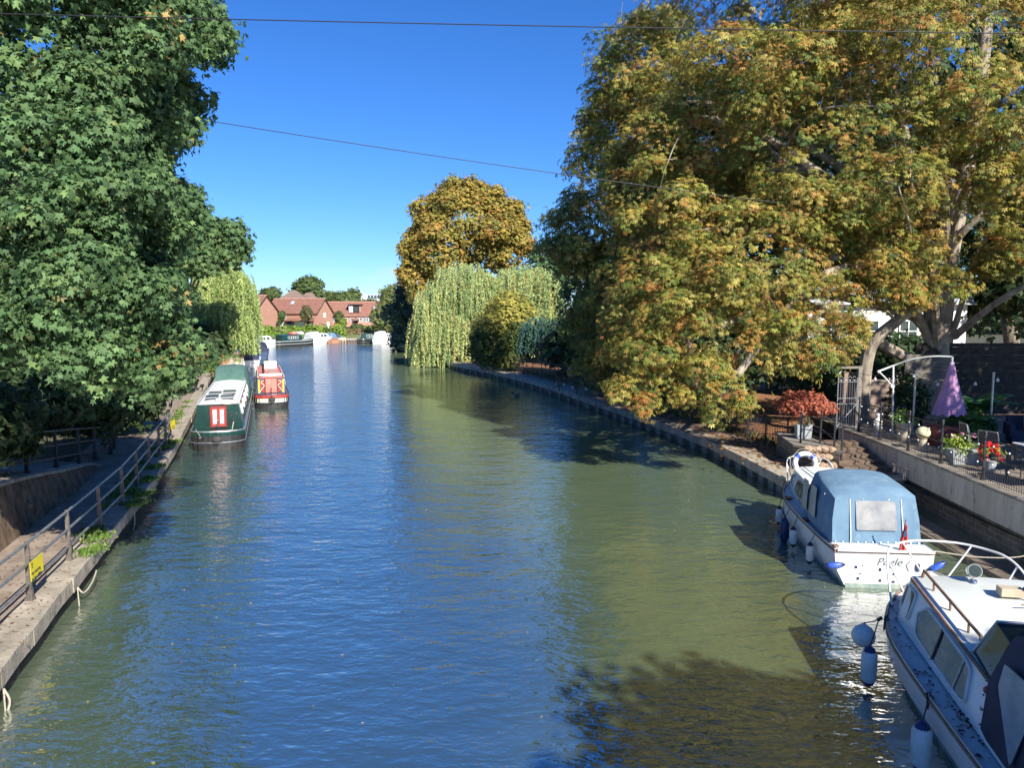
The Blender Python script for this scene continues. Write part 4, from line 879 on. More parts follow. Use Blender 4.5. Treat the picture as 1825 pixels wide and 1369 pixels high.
# windscreen between cabin roof and canopy
mb = MB(); mb.prism([(-.98, 2.62, 1.46), (-.88, 2.30, 2.0), (.88, 2.30, 2.0), (.98, 2.62, 1.46)], (0, .012, .006)); ws = mb.build('windscreen', M['glass'], near)
mb = MB(); mb.tube([(-1.0, 2.62, 1.46), (-.89, 2.29, 2.01), (.89, 2.29, 2.01), (1.0, 2.62, 1.46)], .02, 7); mb.build('frame', M['galv'], ws)
mb = MB(); mb.prism([(-1.0, 2.60, 1.46), (-.90, 2.30, 2.0), (-1.0, 1.6, 1.96), (-1.07, 1.6, 1.40)], (.008, 0, 0)); mb.build('side_screen', M['glass'], near)
cs = [csec(-.0, 1.24, 1.12, .84, 2.02, .2, .2), csec(.6, 1.25, 1.10, .86, 2.16, .7, .2), csec(1.1, 1.24, 1.08, .88, 2.22, 1.1, .2), csec(1.6, 1.23, 1.04, .90, 2.2, 1.45, .2), csec(1.78, 1.22, 1.02, .94, 2.14, 1.66, .16)]
canopy(near, 'navy_canvas', cs)
for s in (-1, 1):
    sd = lambda y, h: Vector((s*(1.262-.14*h*h), y, .88+1.25*h))
    window(near, [sd(.95, .06), sd(.65, .84), sd(1.40, .82), sd(1.42, .60)], (s, 0, .15), 'vinyl', 'navy_canvas', .10, .008, 'canopy_window'); window(near, [sd(.55, .06), sd(.1, .5), sd(.1, .84), sd(.5, .84)], (s, 0, .15), 'vinyl', 'navy_canvas', .10, .008, 'canopy_window')
    for h in (.12, .26, .40, .54, .68): mb = MB(); mb.ball(sd(1.70, h)+Vector((s*.004, .0, 0)), .014, 6); mb.build('press_stud', M['steel'], near)
text('side_lettering', 'Norman', .13, frame_on((-.955, 1.75, 1.06), (0, -1, 0), (.22, 0, 1)), 'grey_ink', near, shear=.2) if False else None
mb = MB(); rq = random.Random(4); sp = lambda y, h: side_pt(ys, wb, wt, zd, zr, y, h, -1)+Vector((-.006, 0, 0))
for k in range(9):                                           # faded unreadable registration plate and maker's script
    y = 2.02-.04*k
    for hh in (.72, .80): mb.prism([sp(y, hh), sp(y-.026, hh), sp(y-.026, hh+.055), sp(y, hh+.055)], (-.003, 0, .001))
for k in range(7): y = 1.98-.042*k; mb.prism([sp(y, .40+.012*k), sp(y-.028, .41+.012*k), sp(y-.030, .455+.012*k), sp(y-.004, .46+.012*k)], (-.003, 0, .001))
mb.build('faded_lettering', M['grey_ink'], near)
fender('ball', 'round white ball fender at the shoulder of the nearer cruiser', npt((-1.60, 4.95, .60)), ropeto=npt((-1.42, 4.75, .98)), scale=1.05)
fender('white', 'big white fender with a navy cap amidships on the nearer cruiser', npt((-1.66, 4.40, .36)), ropeto=npt((-1.46, 4.72, .97)), scale=1.25)
fender('white', 'navy capped fender at the lower edge of the picture beside the nearer cruiser', npt((-1.64, 2.30, .36)), ropeto=npt((-1.48, 2.60, .84)), scale=1.3)
mb = MB()
for y in (4.72, 2.60):
    w, z = NW(y)
    mb = MB()
    for k in range(5): mb.tube([(-w+random.uniform(-.05, .05), y+random.uniform(-.06, .06), z+.03), (-w+random.uniform(-.08, .05), y+random.uniform(-.12, .1), z+random.uniform(.0, .08)), (-w+random.uniform(-.08, .03), y+random.uniform(-.1, .1), z-random.uniform(.05, .15))], .009, 5)
    mb.build('rope_knot', M['dark_rope'], near)
# fallen leaves on its deck
rng = np.random.default_rng(8); A = []
for _ in range(90):
    y = rng.uniform(1.3, 5.6); w, z = NW(y); x = -w+rng.uniform(.04, .28); A.append(npt((x, y, z+.02)))
for _ in range(30): A.append(npt((rng.uniform(-1.3, -1.2)-.04, 2.0+rng.normal()*.12, .905)))
A = np.array([tuple(a) for a in A]); n = len(A)
leaves('fallen_leaves', A, norm(rng.normal(size=(n, 3))*.2+[0, 0, 1]), norm(rng.normal(size=(n, 3))*[1, 1, .1]), rng.uniform(.02, .055, n), pick(rng, [(1, .10, .04, .03), (1, .05, .03, .02)], n), 'spray', None)
tag(LAST, 'brown leaf scraps scattered on the side deck of the nearer cruiser', 'fallen leaves', kind='stuff')
mb = MB(); mb.tube(pump([wpt((1.0, .05, .80)), wpt((2.0, .3, .62)), wpt((3.0, .6, .56)), (11.5, 15.6, .66)], 5), .012, 6); tag(mb.build('mooring_rope', M['rope']), 'pale mooring rope from the blue canopied boat to the terrace wall', 'rope')

# ------------------------------------------------ narrowboats
def narrowboat(label, loc, rz, L, B, cabmat, counter, band, roofm, hz=.78, ch=1.78, well=1.15, group='narrowboats moored along the left towpath', wins=6, detail=True):
    root = empty('narrowboat', loc, rz, label, 'boat', group)
    def outline(z, k=1.0):
        pts = []
        for a in range(0, 181, 15):                         # rounded stern
            t = R(a); pts.append((B*k*math.cos(t), .62-.62*k*math.sin(t)-0.0, z))
        pts = pts[::-1]
        for t in (0, .3, .6, .82, 1.0): y = L-2.2+2.2*t; pts.append((B*k*math.sqrt(max(0, 1-t**2.0)) if t < 1 else 0.02, y, z+.28*t**2))
        for t in (.82, .6, .3, 0): y = L-2.2+2.2*t; pts.append((-B*k*math.sqrt(max(0, 1-t**2.0)), y, z+.28*t**2))
        return [(-p[0], p[1], p[2]) for p in pts]
    mb = MB(); mb.loft([outline(-.4, .93), outline(.30, .97), outline(.34, 1), outline(hz-.20, 1.0)], closed=True); mb.build('hull', M['nb_black'], root)
    mb = MB(); mb.loft([outline(hz-.20, 1.004), outline(hz, 1.004)], closed=True); mb.build('gunwale_band', M[counter], root)
    mb = MB(); mb.tube(outline(hz, 1.0), .03, 6, closed=True); mb.tube(outline(.33, 1.0), .022, 5, closed=True); mb.build('rubbing_strake', M[band], root)
    mb = MB(); mb.add([(p[0]*.99, p[1], hz-.03) for p in outline(0)], [tuple(range(len(outline(0))))]); mb.build('deck', M[counter], root)
    w0, w1 = B-.10, B-.24; y1 = L-3.2
    mb = MB(); mb.loft([[(-w0, y, hz-.02), (-w1, y+(.0), ch), (w1, y, ch), (w0, y, hz-.02)] for y in (well, y1)], cap=True); cb = mb.build('cabin_side', M[cabmat], root)
    mb = MB(); mb.loft([[(-w1-.03, y, ch), (-w1*.5, y, ch+.07), (0, y, ch+.09), (w1*.5, y, ch+.07), (w1+.03, y, ch)] for y in (well-.04, y1+.05)], cap=True); mb.build('cabin_roof', M[roofm], root, smooth=True)
    mb = MB()
    for s in (-1, 1): mb.tube([(s*(w1-.04), well, ch+.10), (s*(w1-.04), y1, ch+.10)], .018, 6)
    mb.build('roof_handrail', M[roofm], root)
    for s in (-1, 1):
        for k in range(wins):
            y = well+1.5+k*(y1-well-2.6)/max(1, wins-1); P = lambda dy, h: Vector((s*(w0+(w1-w0)*h), y+dy, hz+(ch-hz)*h))
            window(root, [P(-.36, .38), P(-.36, .80), P(.36, .80), P(.36, .38)], (s, 0, .14), 'glass', 'pvc' if detail else 'white_paint', .2, .022)
    mb = MB(); mb.ball((0, -.13, hz-.28), .20, 12, .75); mb.tube([(0, -.1, hz-.1), (0, .06, hz+.05)], .02, 6); mb.build('rope_fender', M['dark_rope'], root, smooth=True)
    mb = MB(); mb.tube(pump([(0, .35, hz), (0, .33, hz+.26), (0, .42, hz+.36), (0, .62, hz+.38)], 3), .024, 8); mb.build('tiller', M['steel'], root, smooth=True)
    return root, w0, w1, y1
gz = R(18)
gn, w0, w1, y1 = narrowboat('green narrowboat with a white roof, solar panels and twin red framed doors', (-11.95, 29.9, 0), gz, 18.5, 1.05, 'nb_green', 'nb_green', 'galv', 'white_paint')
def doors(root, well, hz, w, h, leaf, panel, n=2, pane='white_paint'):
    d = None
    for i in range(n):
        x = (-.5+i)*w*.5*2*.5 if n == 2 else 0
        x = (-w/4 if i == 0 else w/4)
        mb = MB(); mb.box((x, well-.03, hz+.04+h/2), (w/2-.006, .035, h)); d = mb.build('door', M[leaf], root, bevel=.006)
        mb = MB(); mb.box((x, well-.052, hz+.06+h/2), (w/2*.52, .012, h*.72)); mb.build('pane', M[pane], d)
    mb = MB(); t = .05
    for x in (-w/2-t/2, w/2+t/2): mb.box((x, well-.028, hz+.04+h/2), (t, .05, h+.06))
    mb.box((0, well-.028, hz+h+.085), (w+2*t, .05, t)); mb.build('door_frame', M['maroon'], root)
doors(gn, 1.15, .78, .56, .82, 'nb_red', 'white_paint', pane='white_paint')
mb = MB()
for x, z in ((.50, 1.28), (.62, 1.10), (.70, 1.34), (.46, .93)): mb.box((x, 1.143, z), (.11, .012, .12))
mb.build('bulkhead_panel', M['nb_black'], gn)
for (x, y, w, l) in ((-.32, 2.6, .5, .85), (.30, 2.55, .52, .8), (-.30, 4.2, .5, .8), (.30, 4.6, .52, .9)):
    mb = MB(); mb.box((x, y, 1.93), (w, l, .035), rx=.05); sp_ = mb.build('solar_panel', M['panel_dark'], gn)
    mb = MB(); [mb.box((x+dx, y+dy, 1.935), (a, b, .045), rx=.05) for dx, dy, a, b in ((-w/2, 0, .03, l+.02), (w/2, 0, .03, l+.02), (0, l/2, w, .03), (0, -l/2, w, .03))]; mb.build('panel_frame', M['galv'], sp_)
mb = MB(); mb.lathe([(.12, 0), (.15, .05), (.06, .10), (.001, .11)], (0, 1.7, 1.86), 14); mb.lathe([(.10, 0), (.12, .05), (.05, .09), (.001, .1)], (0, 3.4, 1.87), 14); mb.build('roof_vent', M['white_paint'], gn, smooth=True)
mb = MB(); mb.tube(pump([(-.1, 1.35, 1.9), (.1, 1.12, 1.8), (.45, 1.10, 1.76), (.6, 1.3, 1.8)], 4), .014, 6); mb.tube([(.55, .42, .78), (.62, .5, 1.1)], .022, 6); mb.build('rope_coil', M['rope'], gn)
cs2 = [csec(y, .97, .80, .80, z, r=.18) for y, z in ((11.6, 2.05), (12.1, 2.45), (14.2, 2.5), (15.3, 2.4), (15.8, 1.9))]
M['tarp_green'] = mat('tarp_green', (.05, .12, .10), (.08, .16, .13), 3, .8, bump=.4)
canopy(gn, 'tarp_green', cs2)
window(gn, [(-.66, 11.72, 1.70), (-.6, 12.0, 2.2), (.6, 12.0, 2.2), (.66, 11.72, 1.70)], (0, -1, .5), 'vinyl', 'tarp_green', .05, .01, 'canopy_window')
# red boat
rd, w0, w1, y1 = narrowboat('red and cream traditional narrowboat with scroll painted stern doors, moored outside the green one', (-13.9, 42.9, 0), R(19), 13.5, .98, 'nb_navy', 'nb_red', 'nb_navy', 'nb_pink', hz=.82, ch=1.72, well=.8)
mb = MB(); mb.loft([[(.99*.98*math.cos(R(a)), .62-.628*math.sin(R(a)), z) for a in range(0, 181, 12)] for z in (.36, .58)]); mb.build('stern_band', M['nb_cream'], rd)
doors(rd, .8, .82, .62, .82, 'nb_pink', 'nb_pink', pane='nb_pink')
for s in (-1, 1):
    mb = MB(); mb.box((s*.68, .785, 1.24), (.10, .014, .80)); mb.build('bulkhead_stripe', M['nb_yellow'], rd)
    mb = MB(); P = [(s*.37, .79, .90), (s*.40, .79, 1.15), (s*.58, .79, 1.25), (s*.58, .79, 1.05), (s*.50, .79, .9)]; mb.prism(P, (0, -.01, 0)); P = [(s*.38, .79, 1.6), (s*.38, .79, 1.32), (s*.62, .79, 1.22), (s*.60, .79, 1.62)]; mb.prism(P, (0, -.008, 0)); mb.build('bulkhead_panel', M['nb_red'], rd)
    mb = MB(); mb.tube(pump([(s*.40, .765, 1.58), (s*.52, .765, 1.56), (s*.55, .765, 1.46), (s*.42, .765, 1.34), (s*.40, .765, 1.24), (s*.56, .765, 1.05), (s*.63, .765, .88)], 4), .022, 6); mb.build('painted_scroll', M['nb_cream'], rd)
mb = MB(); mb.box((0, 1.25, 1.86), (1.2, .55, .10)); mb.box((0, .98, 1.90), (1.25, .06, .14)); mb.build('hatch', M['white_paint'], rd)
mb = MB(); mb.box((0, 1.62, 1.85), (1.2, .10, .13)); mb.build('hatch_runner', M['maroon'], rd)
mb = MB(); mb.tube([(-w1, .8, 1.80), (-w1, 10, 1.80)], .03, 6); mb.tube([(w1, .8, 1.80), (w1, 10, 1.80)], .03, 6); mb.build('cream_roof_edge', M['nb_cream'], rd)
mb = MB(); mb.box((.15, 4.0, 1.86), (.5, .5, .14)); mb.build('roof_box', M['grey_timber'], rd); mb = MB(); mb.lathe([(.07, 0), (.07, .5), (.10, .52), (.10, .56)], (-.4, 3.2, 1.82), 12); mb.build('chimney', M['nb_black'], rd); mb = MB(); mb.box((.1, 7.3, 2.05), (.8, .06, .5)); mb.build('foredeck_board', M['white_paint'], rd)
# third boat with planters on its roof
th, w0, w1, y1 = narrowboat('narrowboat with pots and planters crowding its pale roof behind the green one', (-19.1, 50.6, 0), R(19.5), 13.5, 1.0, 'nb_cream', 'nb_cream', 'nb_navy', 'nb_cream', detail=False)
def pot_plant(label, loc, r, h, potm, pal, seed, lr=.3, lh=.25, n=12, per=22, size=.07, flowers=None, kind='quad', group='potted plants', name='potted_plant', square=False, cat='potted plant'):
    root = empty(name, loc, 0, label, cat, group); mb = MB()
    if square: mb.box((0, 0, h/2), (r*2.6, r*1.3, h), taper=1.12); mb.box((0, 0, h+.012), (r*3.0, r*1.55, .03))
    else: mb.lathe([(r*.72, 0), (r, h*.9), (r*1.1, h*.9), (r*1.1, h), (r*.95, h), (r*.9, h*.85)], n=16)
    mb.build('pot', M[potm], root, smooth=not square)
    keep = globals()['CAMP']
    b = [(0, 0, h+lh*.7, lr, lr*(.6 if square else 1), lh)]
    crown('foliage', b, n, per, lr*.35, size, pal, kind, root, seed, cull=0, fill=.3, droop=.5)
    if flowers:
        rng = np.random.default_rng(seed+9); m = flowers[1]; d = norm(rng.normal(size=(m, 3))+[0, 0, .8]); p = d*[lr, lr*(.6 if square else 1), lh]*1.05+[0, 0, h+lh*.7]
        p = np.repeat(p, 7, 0)+rng.normal(size=(m*7, 3))*.028; k = len(p)
        leaves('flowers', p, norm(rng.normal(size=(k, 3))+[0, 0, .6]), norm(rng.normal(size=(k, 3))), rng.uniform(.035, .07, k), np.repeat(np.array([flowers[0]]), k, 0)*rng.uniform(.8, 1.15, (k, 1)), 'maple', root, 'petal')
    return root
GP = [(3, .14, .24, .05), (2, .20, .32, .07), (1, .08, .14, .04)]
RED = (.75, .03, .04)
tM = Matrix.Translation((-19.1, 50.6, 0)) @ Matrix.Rotation(R(19.5), 4, 'Z')
for i, (x, y, c, lb) in enumerate(((-.5, 1.9, 'terracotta', 'terracotta pot of green plants at the near left of the cream narrowboat roof'), (.35, 2.1, 'nb_cream', 'cream trough of plants at the near right of the cream narrowboat roof'), (-.35, 4.0, 'terracotta', 'terracotta trough of plants in the middle of the cream narrowboat roof'), (.4, 4.6, 'terracotta', 'terracotta bowl in the middle right of the cream narrowboat roof'), (-.1, 6.4, 'cream_pot', 'leafy pot at the back of the cream narrowboat roof'))):
    pot_plant(lb, tM @ Vector((x, y, 1.87)), .2, .22, c, GP, 300+i, group='pots on the cream narrowboat roof', flowers=((.7, .2, .1), 6) if i in (0, 3) else None)
mb = MB(); mb.box((0, 1.14, 1.3), (1.3, .03, .6)); mb.build('stern_board', M['light_wood'], th)
pot_plant('clump of rust coloured flowers on the towpath beside the green narrowboat', atz(384, 672, .55), .3, .35, 'terracotta', GP, 330, lr=.6, lh=.55, n=30, size=.12, flowers=((.55, .14, .08), 14), group=None)
# two covered boats glimpsed under the willow
def small_boat(label, loc, rz, L, B, z0, cabm, covm, hullm='white_hull', group='boats moored on the far reach', ch=.75, cov=True):
    root = empty('cabin_cruiser', loc, rz, label, 'boat', group); S = hullform(L, B, .9, z0, z0*1.3, n=8); mb = MB()
    mb.loft([[(-w, y, z), (-w*.85, y, 0), (0, y, -.3), (w*.85, y, 0), (w, y, z)] for y, w, z in S]); mb.add([(-S[0][1], 0, z0), (-S[0][1]*.85, 0, 0), (0, 0, -.3), (S[0][1]*.85, 0, 0), (S[0][1], 0, z0)], [(0, 1, 2, 3, 4)]); mb.build('hull', M[hullm], root, smooth=True)
    mb = MB(); mb.loft([[(-w, y, z), (0, y, z+.05), (w, y, z)] for y, w, z in S]); mb.build('deck', M[hullm], root)
    yy = [L*.38, L*.7, L*.82]; a = dict(ys=yy, wb=[B*.8, B*.72, B*.55], wt=[B*.68, B*.55, B*.4], zd=[z0, z0*1.1, z0*1.2], zr=[z0+ch, z0+ch*.95, z0*1.25])
    cabin(root, a['ys'], a['wb'], a['wt'], a['zd'], a['zr'], sd=cabm, rf=cabm)
    for s in (-1, 1):
        for y0, y1 in ((L*.41, L*.52), (L*.55, L*.67)):
            q = lambda y, h: side_pt(a['ys'], a['wb'], a['wt'], a['zd'], a['zr'], y, h, s)
            window(root, [q(y0, .3), q(y0, .8), q(y1, .8), q(y1, .3)], (s, 0, .2), 'glass', 'galv', .1, .015)
    if cov: canopy(root, covm, [csec(L*.04, B*.85, B*.7, z0, z0+ch*.8), csec(L*.1, B*.87, B*.7, z0, z0+ch*1.2), csec(L*.34, B*.85, B*.68, z0, z0+ch*1.35), csec(L*.42, B*.82, B*.6, z0, z0+ch)])
    return root
small_boat('white cruiser under a navy cover half hidden by the left willow', (-25.6, 72.5, 0), R(18), 6.5, 1.1, .8, 'white_gel', 'navy_canvas')
small_boat('white cruiser ahead of the navy covered one by the left bank', (-29.3, 86, 0), R(17), 7, 1.2, .9, 'white_gel', 'navy_canvas', 'nb_navy')
# ================================================================ LEFT BANK FURNITURE
def railing(name, label, tops, rails, rp, rr, pm, rm, group=None, closedend=True, postw=.07, basez=None, cat='railing', cap=False):
    """tops: list of (base point, height); rails: fractions of the height"""
    root = empty(name, tops[0][0], 0, label, cat, group); o0 = Vector(tops[0][0])
    for p, h in tops:
        p = Vector(p)-o0; mb = MB(); mb.box((p.x, p.y, p.z+h*.5-.03), (postw*1.5, postw, h+.06), taper=.62); mb.box((p.x, p.y, p.z+.02), (postw*2, postw*1.7, .05))
        mb.build('post', M[pm], root, bevel=.006)
        if cap: 
            mb = MB(); mb.ball((p.x, p.y, p.z+h+.06), .045, 10); mb.lathe([(.05, 0), (.03, .03)], (p.x, p.y, p.z+h), 10); mb.build('finial', M[pm], root, smooth=True)
    for fr in rails:
        mb = MB(); mb.tube([Vector(p)-o0+Vector((0, 0, h*fr)) for p, h in tops], rr, 8); mb.build('rail', M[rm], root, smooth=True)
    return root
pb_ = [(-7.05, 6.5, .56), (-7.85, 9.8, .56), (-8.58, 12.85, .56)]+[(-9.12, 14.95, .56), (-9.70, 17.15, .56), (-10.28, 19.3, .56), (-11.0, 21.5, .56), (-11.8, 23.9, .56), (-12.60, 26.3, .56), (-13.15, 28.0, .56), (-13.62, 29.4, .56)]
railing('railing', 'long three rail metal railing along the kerb of the left towpath', [(p, 1.06) for p in pb_], (.97, .62, .28), .03, .027, 'rust_post', 'rail_metal')
def topz_(p): return p
ur = []
for px, py, D, h in ((-60, 858, 16.6, 1.05), (48.5, 843, 18.7, 1.05), (100.6, 832, 20.7, 1.05), (141, 823, 22.6, 1.05), (169.6, 817, 24.4, 1.05), (197, 808, 26.4, 1.02)):
    ur.append((aty(px, py, D), h))
railing('railing', 'dark three rail railing along the top of the ramp wall', ur, (.97, .58, .24), .03, .025, 'black_metal', 'rust_post')
mb = MB(); p = atz(201.5, 800, .55); o = empty('bollard_post', p, 0, 'tall black timber post at the end of the ramp railing', 'post'); mb.box((0, 0, .68), (.15, .15, 1.4)); mb.build('shaft', M['black_metal'], o, bevel=.015); mb = MB(); mb.box((0, 0, 1.40), (.17, .17, .06), taper=.7); mb.build('cap', M['black_metal'], o)
# yellow mooring notice
def notice(name, label, P, lines, w=.42, h=.40, nrm=(1, -.9, .05), letters=.062, logo=True):
    n = Vector(nrm).normalized(); x = Vector((-n.y, n.x, 0)).normalized(); up = n.cross(x)
    root = empty(name, P, 0, label, 'sign'); mb = MB()
    c = [Vector((0, 0, 0))+x*sx*w/2+up*sy*h/2 for sx, sy in ((-1, -1), (1, -1), (1, 1), (-1, 1))]; mb.prism(c, -n*.006); mb.build('panel', M['sign_yellow'], root)
    for i, t in enumerate(lines): text('lettering', t, letters, frame_on(n*.003+up*(-.05-i*letters*1.15)-x*(w*.44), x, up), 'black_ink', root, .0015, align='LEFT')
    if logo:
        mb = MB(); q = -x*w*.36+up*h*.36+n*.003; mb.prism([q-x*.025-up*.02, q+x*.025-up*.02, q+x*.02+up*.015, q+up*.028, q-x*.022+up*.01], n*.002); q -= up*.055; mb.prism([q-x*.02-up*.012, q+x*.02-up*.012, q+x*.02+up*.01, q-x*.02+up*.01], n*.002); mb.build('logo', M['black_ink'], root)
    return root
notice('mooring_notice', 'yellow notice reading No mooring to the railings on the nearest railing post', (-8.49, 12.95, 1.13), ['No mooring', 'to the railings'], w=.62, h=.34, nrm=(.96, .25, .02), letters=.085)
notice('mooring_notice', 'small yellow notice at the far end of the kerb railing', (-13.42, 29.25, 1.18), ['No mooring', 'to the railings'], w=.5, h=.34, nrm=(.92, .1, .02), letters=.07)
# ropes and rings on the kerb face
for i, (pts, lb) in enumerate((([(-7.28, 10.2, .30), (-7.2, 10.2, .12), (-7.22, 10.15, -.05)], 'frayed rope hanging from the kerb at the lower left corner'), ([(-8.42, 14.0, .35), (-8.36, 14.1, .20), (-8.42, 14.5, .26), (-8.55, 14.9, .36)], 'loop of old rope snagged on the kerb face past the yellow notice'), ([(-9.95, 19.2, .42), (-9.88, 19.1, .2), (-9.84, 18.9, -.02)], 'thin rope trailing from the kerb into the water farther on'))):
    mb = MB(); mb.tube(pump(pts, 4), .016, 6); mb.tube([pts[0], (pts[0][0]+.05, pts[0][1]-.06, pts[0][2]-.35)], .012, 6); tag(mb.build('rope', M['rope']), lb, 'rope')
r_ = empty('mooring_ring', (-11.9, 28.3, .56), 0, 'rusty iron mooring loop on the kerb beside the green narrowboat', 'mooring ring')
mb = MB(); mb.tube([(-.25, 0, 0), (-.2, 0, .28), (.1, .02, .34), (.15, 0, 0)], .018, 6); mb.build('loop', M['black_metal'], r_); mb = MB(); mb.box((-.05, 0, .012), (.5, .12, .025)); mb.build('plate', M['black_metal'], r_)
mb = MB(); mb.tube(pump([(-12.0, 28.3, .8), (-12.2, 28.9, .72), (-12.9, 30.1, .84)], 4), .016, 6); tag(mb.build('mooring_rope', M['rope']), 'mooring rope from the kerb loop to the green narrowboat stern', 'rope')
# overhead cables
def cable(label, a, b, sag, r=.009):
    a, b = Vector(a), Vector(b); mb = MB(); mb.tube([a.lerp(b, t)-Vector((0, 0, sag*4*t*(1-t))) for t in np.linspace(0, 1, 40)], r, 5); return tag(mb.build('overhead_cable', M['cable']), label, 'cable')
cable('nearly level overhead cable crossing the top of the sky', aty(-60, 22, 11.5), aty(1900, 60, 12.5), .03, .0085)
cable('lower overhead cable slanting down across the sky to the big chestnut', aty(250, 195, 22), aty(1500, 375, 26), .12, .012)

# ================================================================ TERRACE ON THE RIGHT
TW = [(11.95, 27.0), (11.99, 26.1), (11.92, 22.5), (11.67, 18.7), (11.55, 16.5), (11.45, 12), (11.3, 6), (11.2, -4)]
def wallband(name, pl, z0, z1, th, out, mt, parent):
    mb = MB(); mb.loft([[(x-out, y, z0), (x-out, y, z1), (x+th, y, z1), (x+th, y, z0)] for x, y in pl], closed=True, cap=True); return mb.build(name, mt, parent)
tw = empty('terrace_wall', (0, 0, 0), 0, 'stained concrete topped stone river wall below the pub garden railings', 'wall')
wallband('stone_base', TW, -.8, .62, .5, -.10, M['stone_wall'], tw); wallband('concrete_top', dense(TW, 1.5), .62, 1.36, .45, 0, M['stained_concrete'], tw); wallband('coping', TW, 1.362, 1.43, .42, .04, M['concrete'], tw)
strip('ledge', [(11.05, 22.0), (10.9, 14), (10.8, 4)], -.65, .12, -.4, .10, M['stone_wall'])
mb = MB(); mb.add([(12.1, -4, 1.385), (40, -4, 1.385), (40, 30.5, 1.385), (12.2, 30.5, 1.385)], [(0, 1, 2, 3)]); tag(mb.build('terrace_floor', M['tile']), kind='structure')
mb = MB(); mb.box((26.2, 30.55, .9), (28, .1, .97)); tag(mb.build('terrace_edge', M['pale_brick']), kind='structure')
# steps down to the bank between the rockery and the wall
M['step_stone'] = mat('step_stone', (.10, .065, .045), (.18, .13, .09), 5, .95, bump=.8)
be = empty('bank_end_wall', (0, 0, 0), 0, 'low stone wall closing the end of the leafy bank behind the blue canopied boat', 'wall'); mb = MB(); mb.box((10.0, 22.15, -.1), (3.5, .35, 1.42)); mb.build('stonework', M['stone_wall'], be); mb = MB(); mb.box((10.0, 22.15, .655), (3.6, .45, .09)); mb.build('capping', M['concrete'], be)
st = empty('stone_steps', (0, 0, 0), 0, 'worn stone steps running down beside the terrace wall to the bank', 'steps')
for k in range(6):
    mb = MB(); mb.box((11.1, 25.2-k*.5, .62+.105*(5-k)), (1.5, .56, .16)); mb.build('tread', M['step_stone'], st, bevel=.03)
    mb = MB(); mb.box((11.1, 25.25-k*.5, .25+.105*(5-k)), (1.45, .50, .56)); mb.build('riser', M['stone_wall'], st)
rk = random.Random(12); M['rock2'] = M['rock']
rw = empty('rockery_wall', (0, 0, 0), 0, 'dry stone retaining wall with a flagged top between bank and steps', 'wall')
mb = MB(); mb.prism([(9.25, 24.1, .2), (10.2, 22.9, .2), (10.25, 26.4, .2), (9.55, 26.6, .2)], (0, 0, 1.05)); mb.build('stonework', M['stone_wall'], rw)
mb = MB(); mb.prism([(9.18, 24.05, 1.255), (10.28, 22.85, 1.255), (10.32, 26.45, 1.255), (9.5, 26.7, 1.255)], (0, 0, .07)); mb.build('capping', M['grey_timber'], rw)
def boulder(loc, s, seed, label, group='boulders of the rockery'):
    rq = random.Random(seed); bm = bmesh.new(); bmesh.ops.create_icosphere(bm, subdivisions=2, radius=1)
    for v_ in bm.verts: v_.co *= rq.uniform(.82, 1.12); v_.co.x *= s[0]; v_.co.y *= s[1]; v_.co.z *= s[2]
    me = bpy.data.meshes.new('boulder'); bm.to_mesh(me); bm.free(); me.materials.append(M['rock']); o = bpy.data.objects.new('boulder', me); o.location = loc; o.rotation_euler = (rq.uniform(0, .4), rq.uniform(0, .4), rq.uniform(0, 3)); link(o); return tag(o, label, 'boulder', group)
k = 0
for row, (z, n, y0) in enumerate(((1.30, 5, 23.3), (1.08, 4, 23.1), (.86, 4, 22.85), (.72, 4, 22.6))):
    for j in range(n):
        boulder((9.42+.16*j+rk.uniform(-.04, .04)+row*.05, y0+.1-.05*j, z+rk.uniform(-.03, .03)), (.15, .15, .12), k, 'tawny boulder stacked in the rockery beside the stone steps'); k += 1
# bank fence, vertical bars
def bar_fence(name, label, pts, h, gap, pm='black_metal', group=None, bars=True, midrail=False, postw=.05, finial=True, r=.007):
    o0 = Vector(pts[0]); root = empty(name, o0, 0, label, 'fence', group); P = [Vector(p)-o0 for p in pts]
    for p in P:
        mb = MB(); mb.box((p.x, p.y, p.z+h*.52), (postw, postw, h*1.04)); 
        if finial: mb.ball((p.x, p.y, p.z+h*1.06), postw*.8, 8)
        mb.build('post', M[pm], root)
    for fz in (.95, .12)+((.5,) if midrail else ()):
        mb = MB(); mb.tube([p+Vector((0, 0, h*fz)) for p in P], .016, 5); mb.build('rail', M[pm], root)
    if bars:
        for a, b in zip(P[:-1], P[1:]):
            mb = MB(); n = max(2, int((b-a).length/gap))
            for i in range(1, n):
                q = a.lerp(b, i/n); mb.box((q.x, q.y, q.z+h*.5), (r*2, r*2, h*.92))
            mb.build('bar_panel', M[pm], root)
    return root
bar_fence('bank_fence', 'black bar fence enclosing the leaf covered bank by the garden', [(8.9, 33.6, .6), (9.25, 31.6, .6), (9.45, 29.6, .6), (9.6, 27.9, .6), (9.9, 26.5, .6)], 1.05, .11)
bar_fence('bank_fence', 'long dark bar fence under the willows on the far part of the right bank', [(x+3.0, y+.6, .61) for x, y in ((-3.6, 62.6), (-2.8, 60.6), (-2.1, 58.6), (-1.4, 56.6), (-.8, 54.6), (-.2, 52.6), (.5, 50.6), (1.1, 48.6), (1.7, 46.6), (2.5, 44.6), (3.3, 42.6), (4.0, 40.6), (4.6, 38.6), (5.2, 36.6))], 1.35, .16)
bar_fence('step_railing', 'black railing standing on the rockery wall above the bank', [(9.55, 24.4, 1.32), (10.15, 23.2, 1.32)], .95, 9, midrail=True, bars=False)
bar_fence('step_railing', 'black handrail beside the stone steps', [(10.22, 26.2, 1.32), (10.25, 24.5, 1.32), (10.3, 23.0, 1.0)], .95, 9, midrail=True, bars=False)
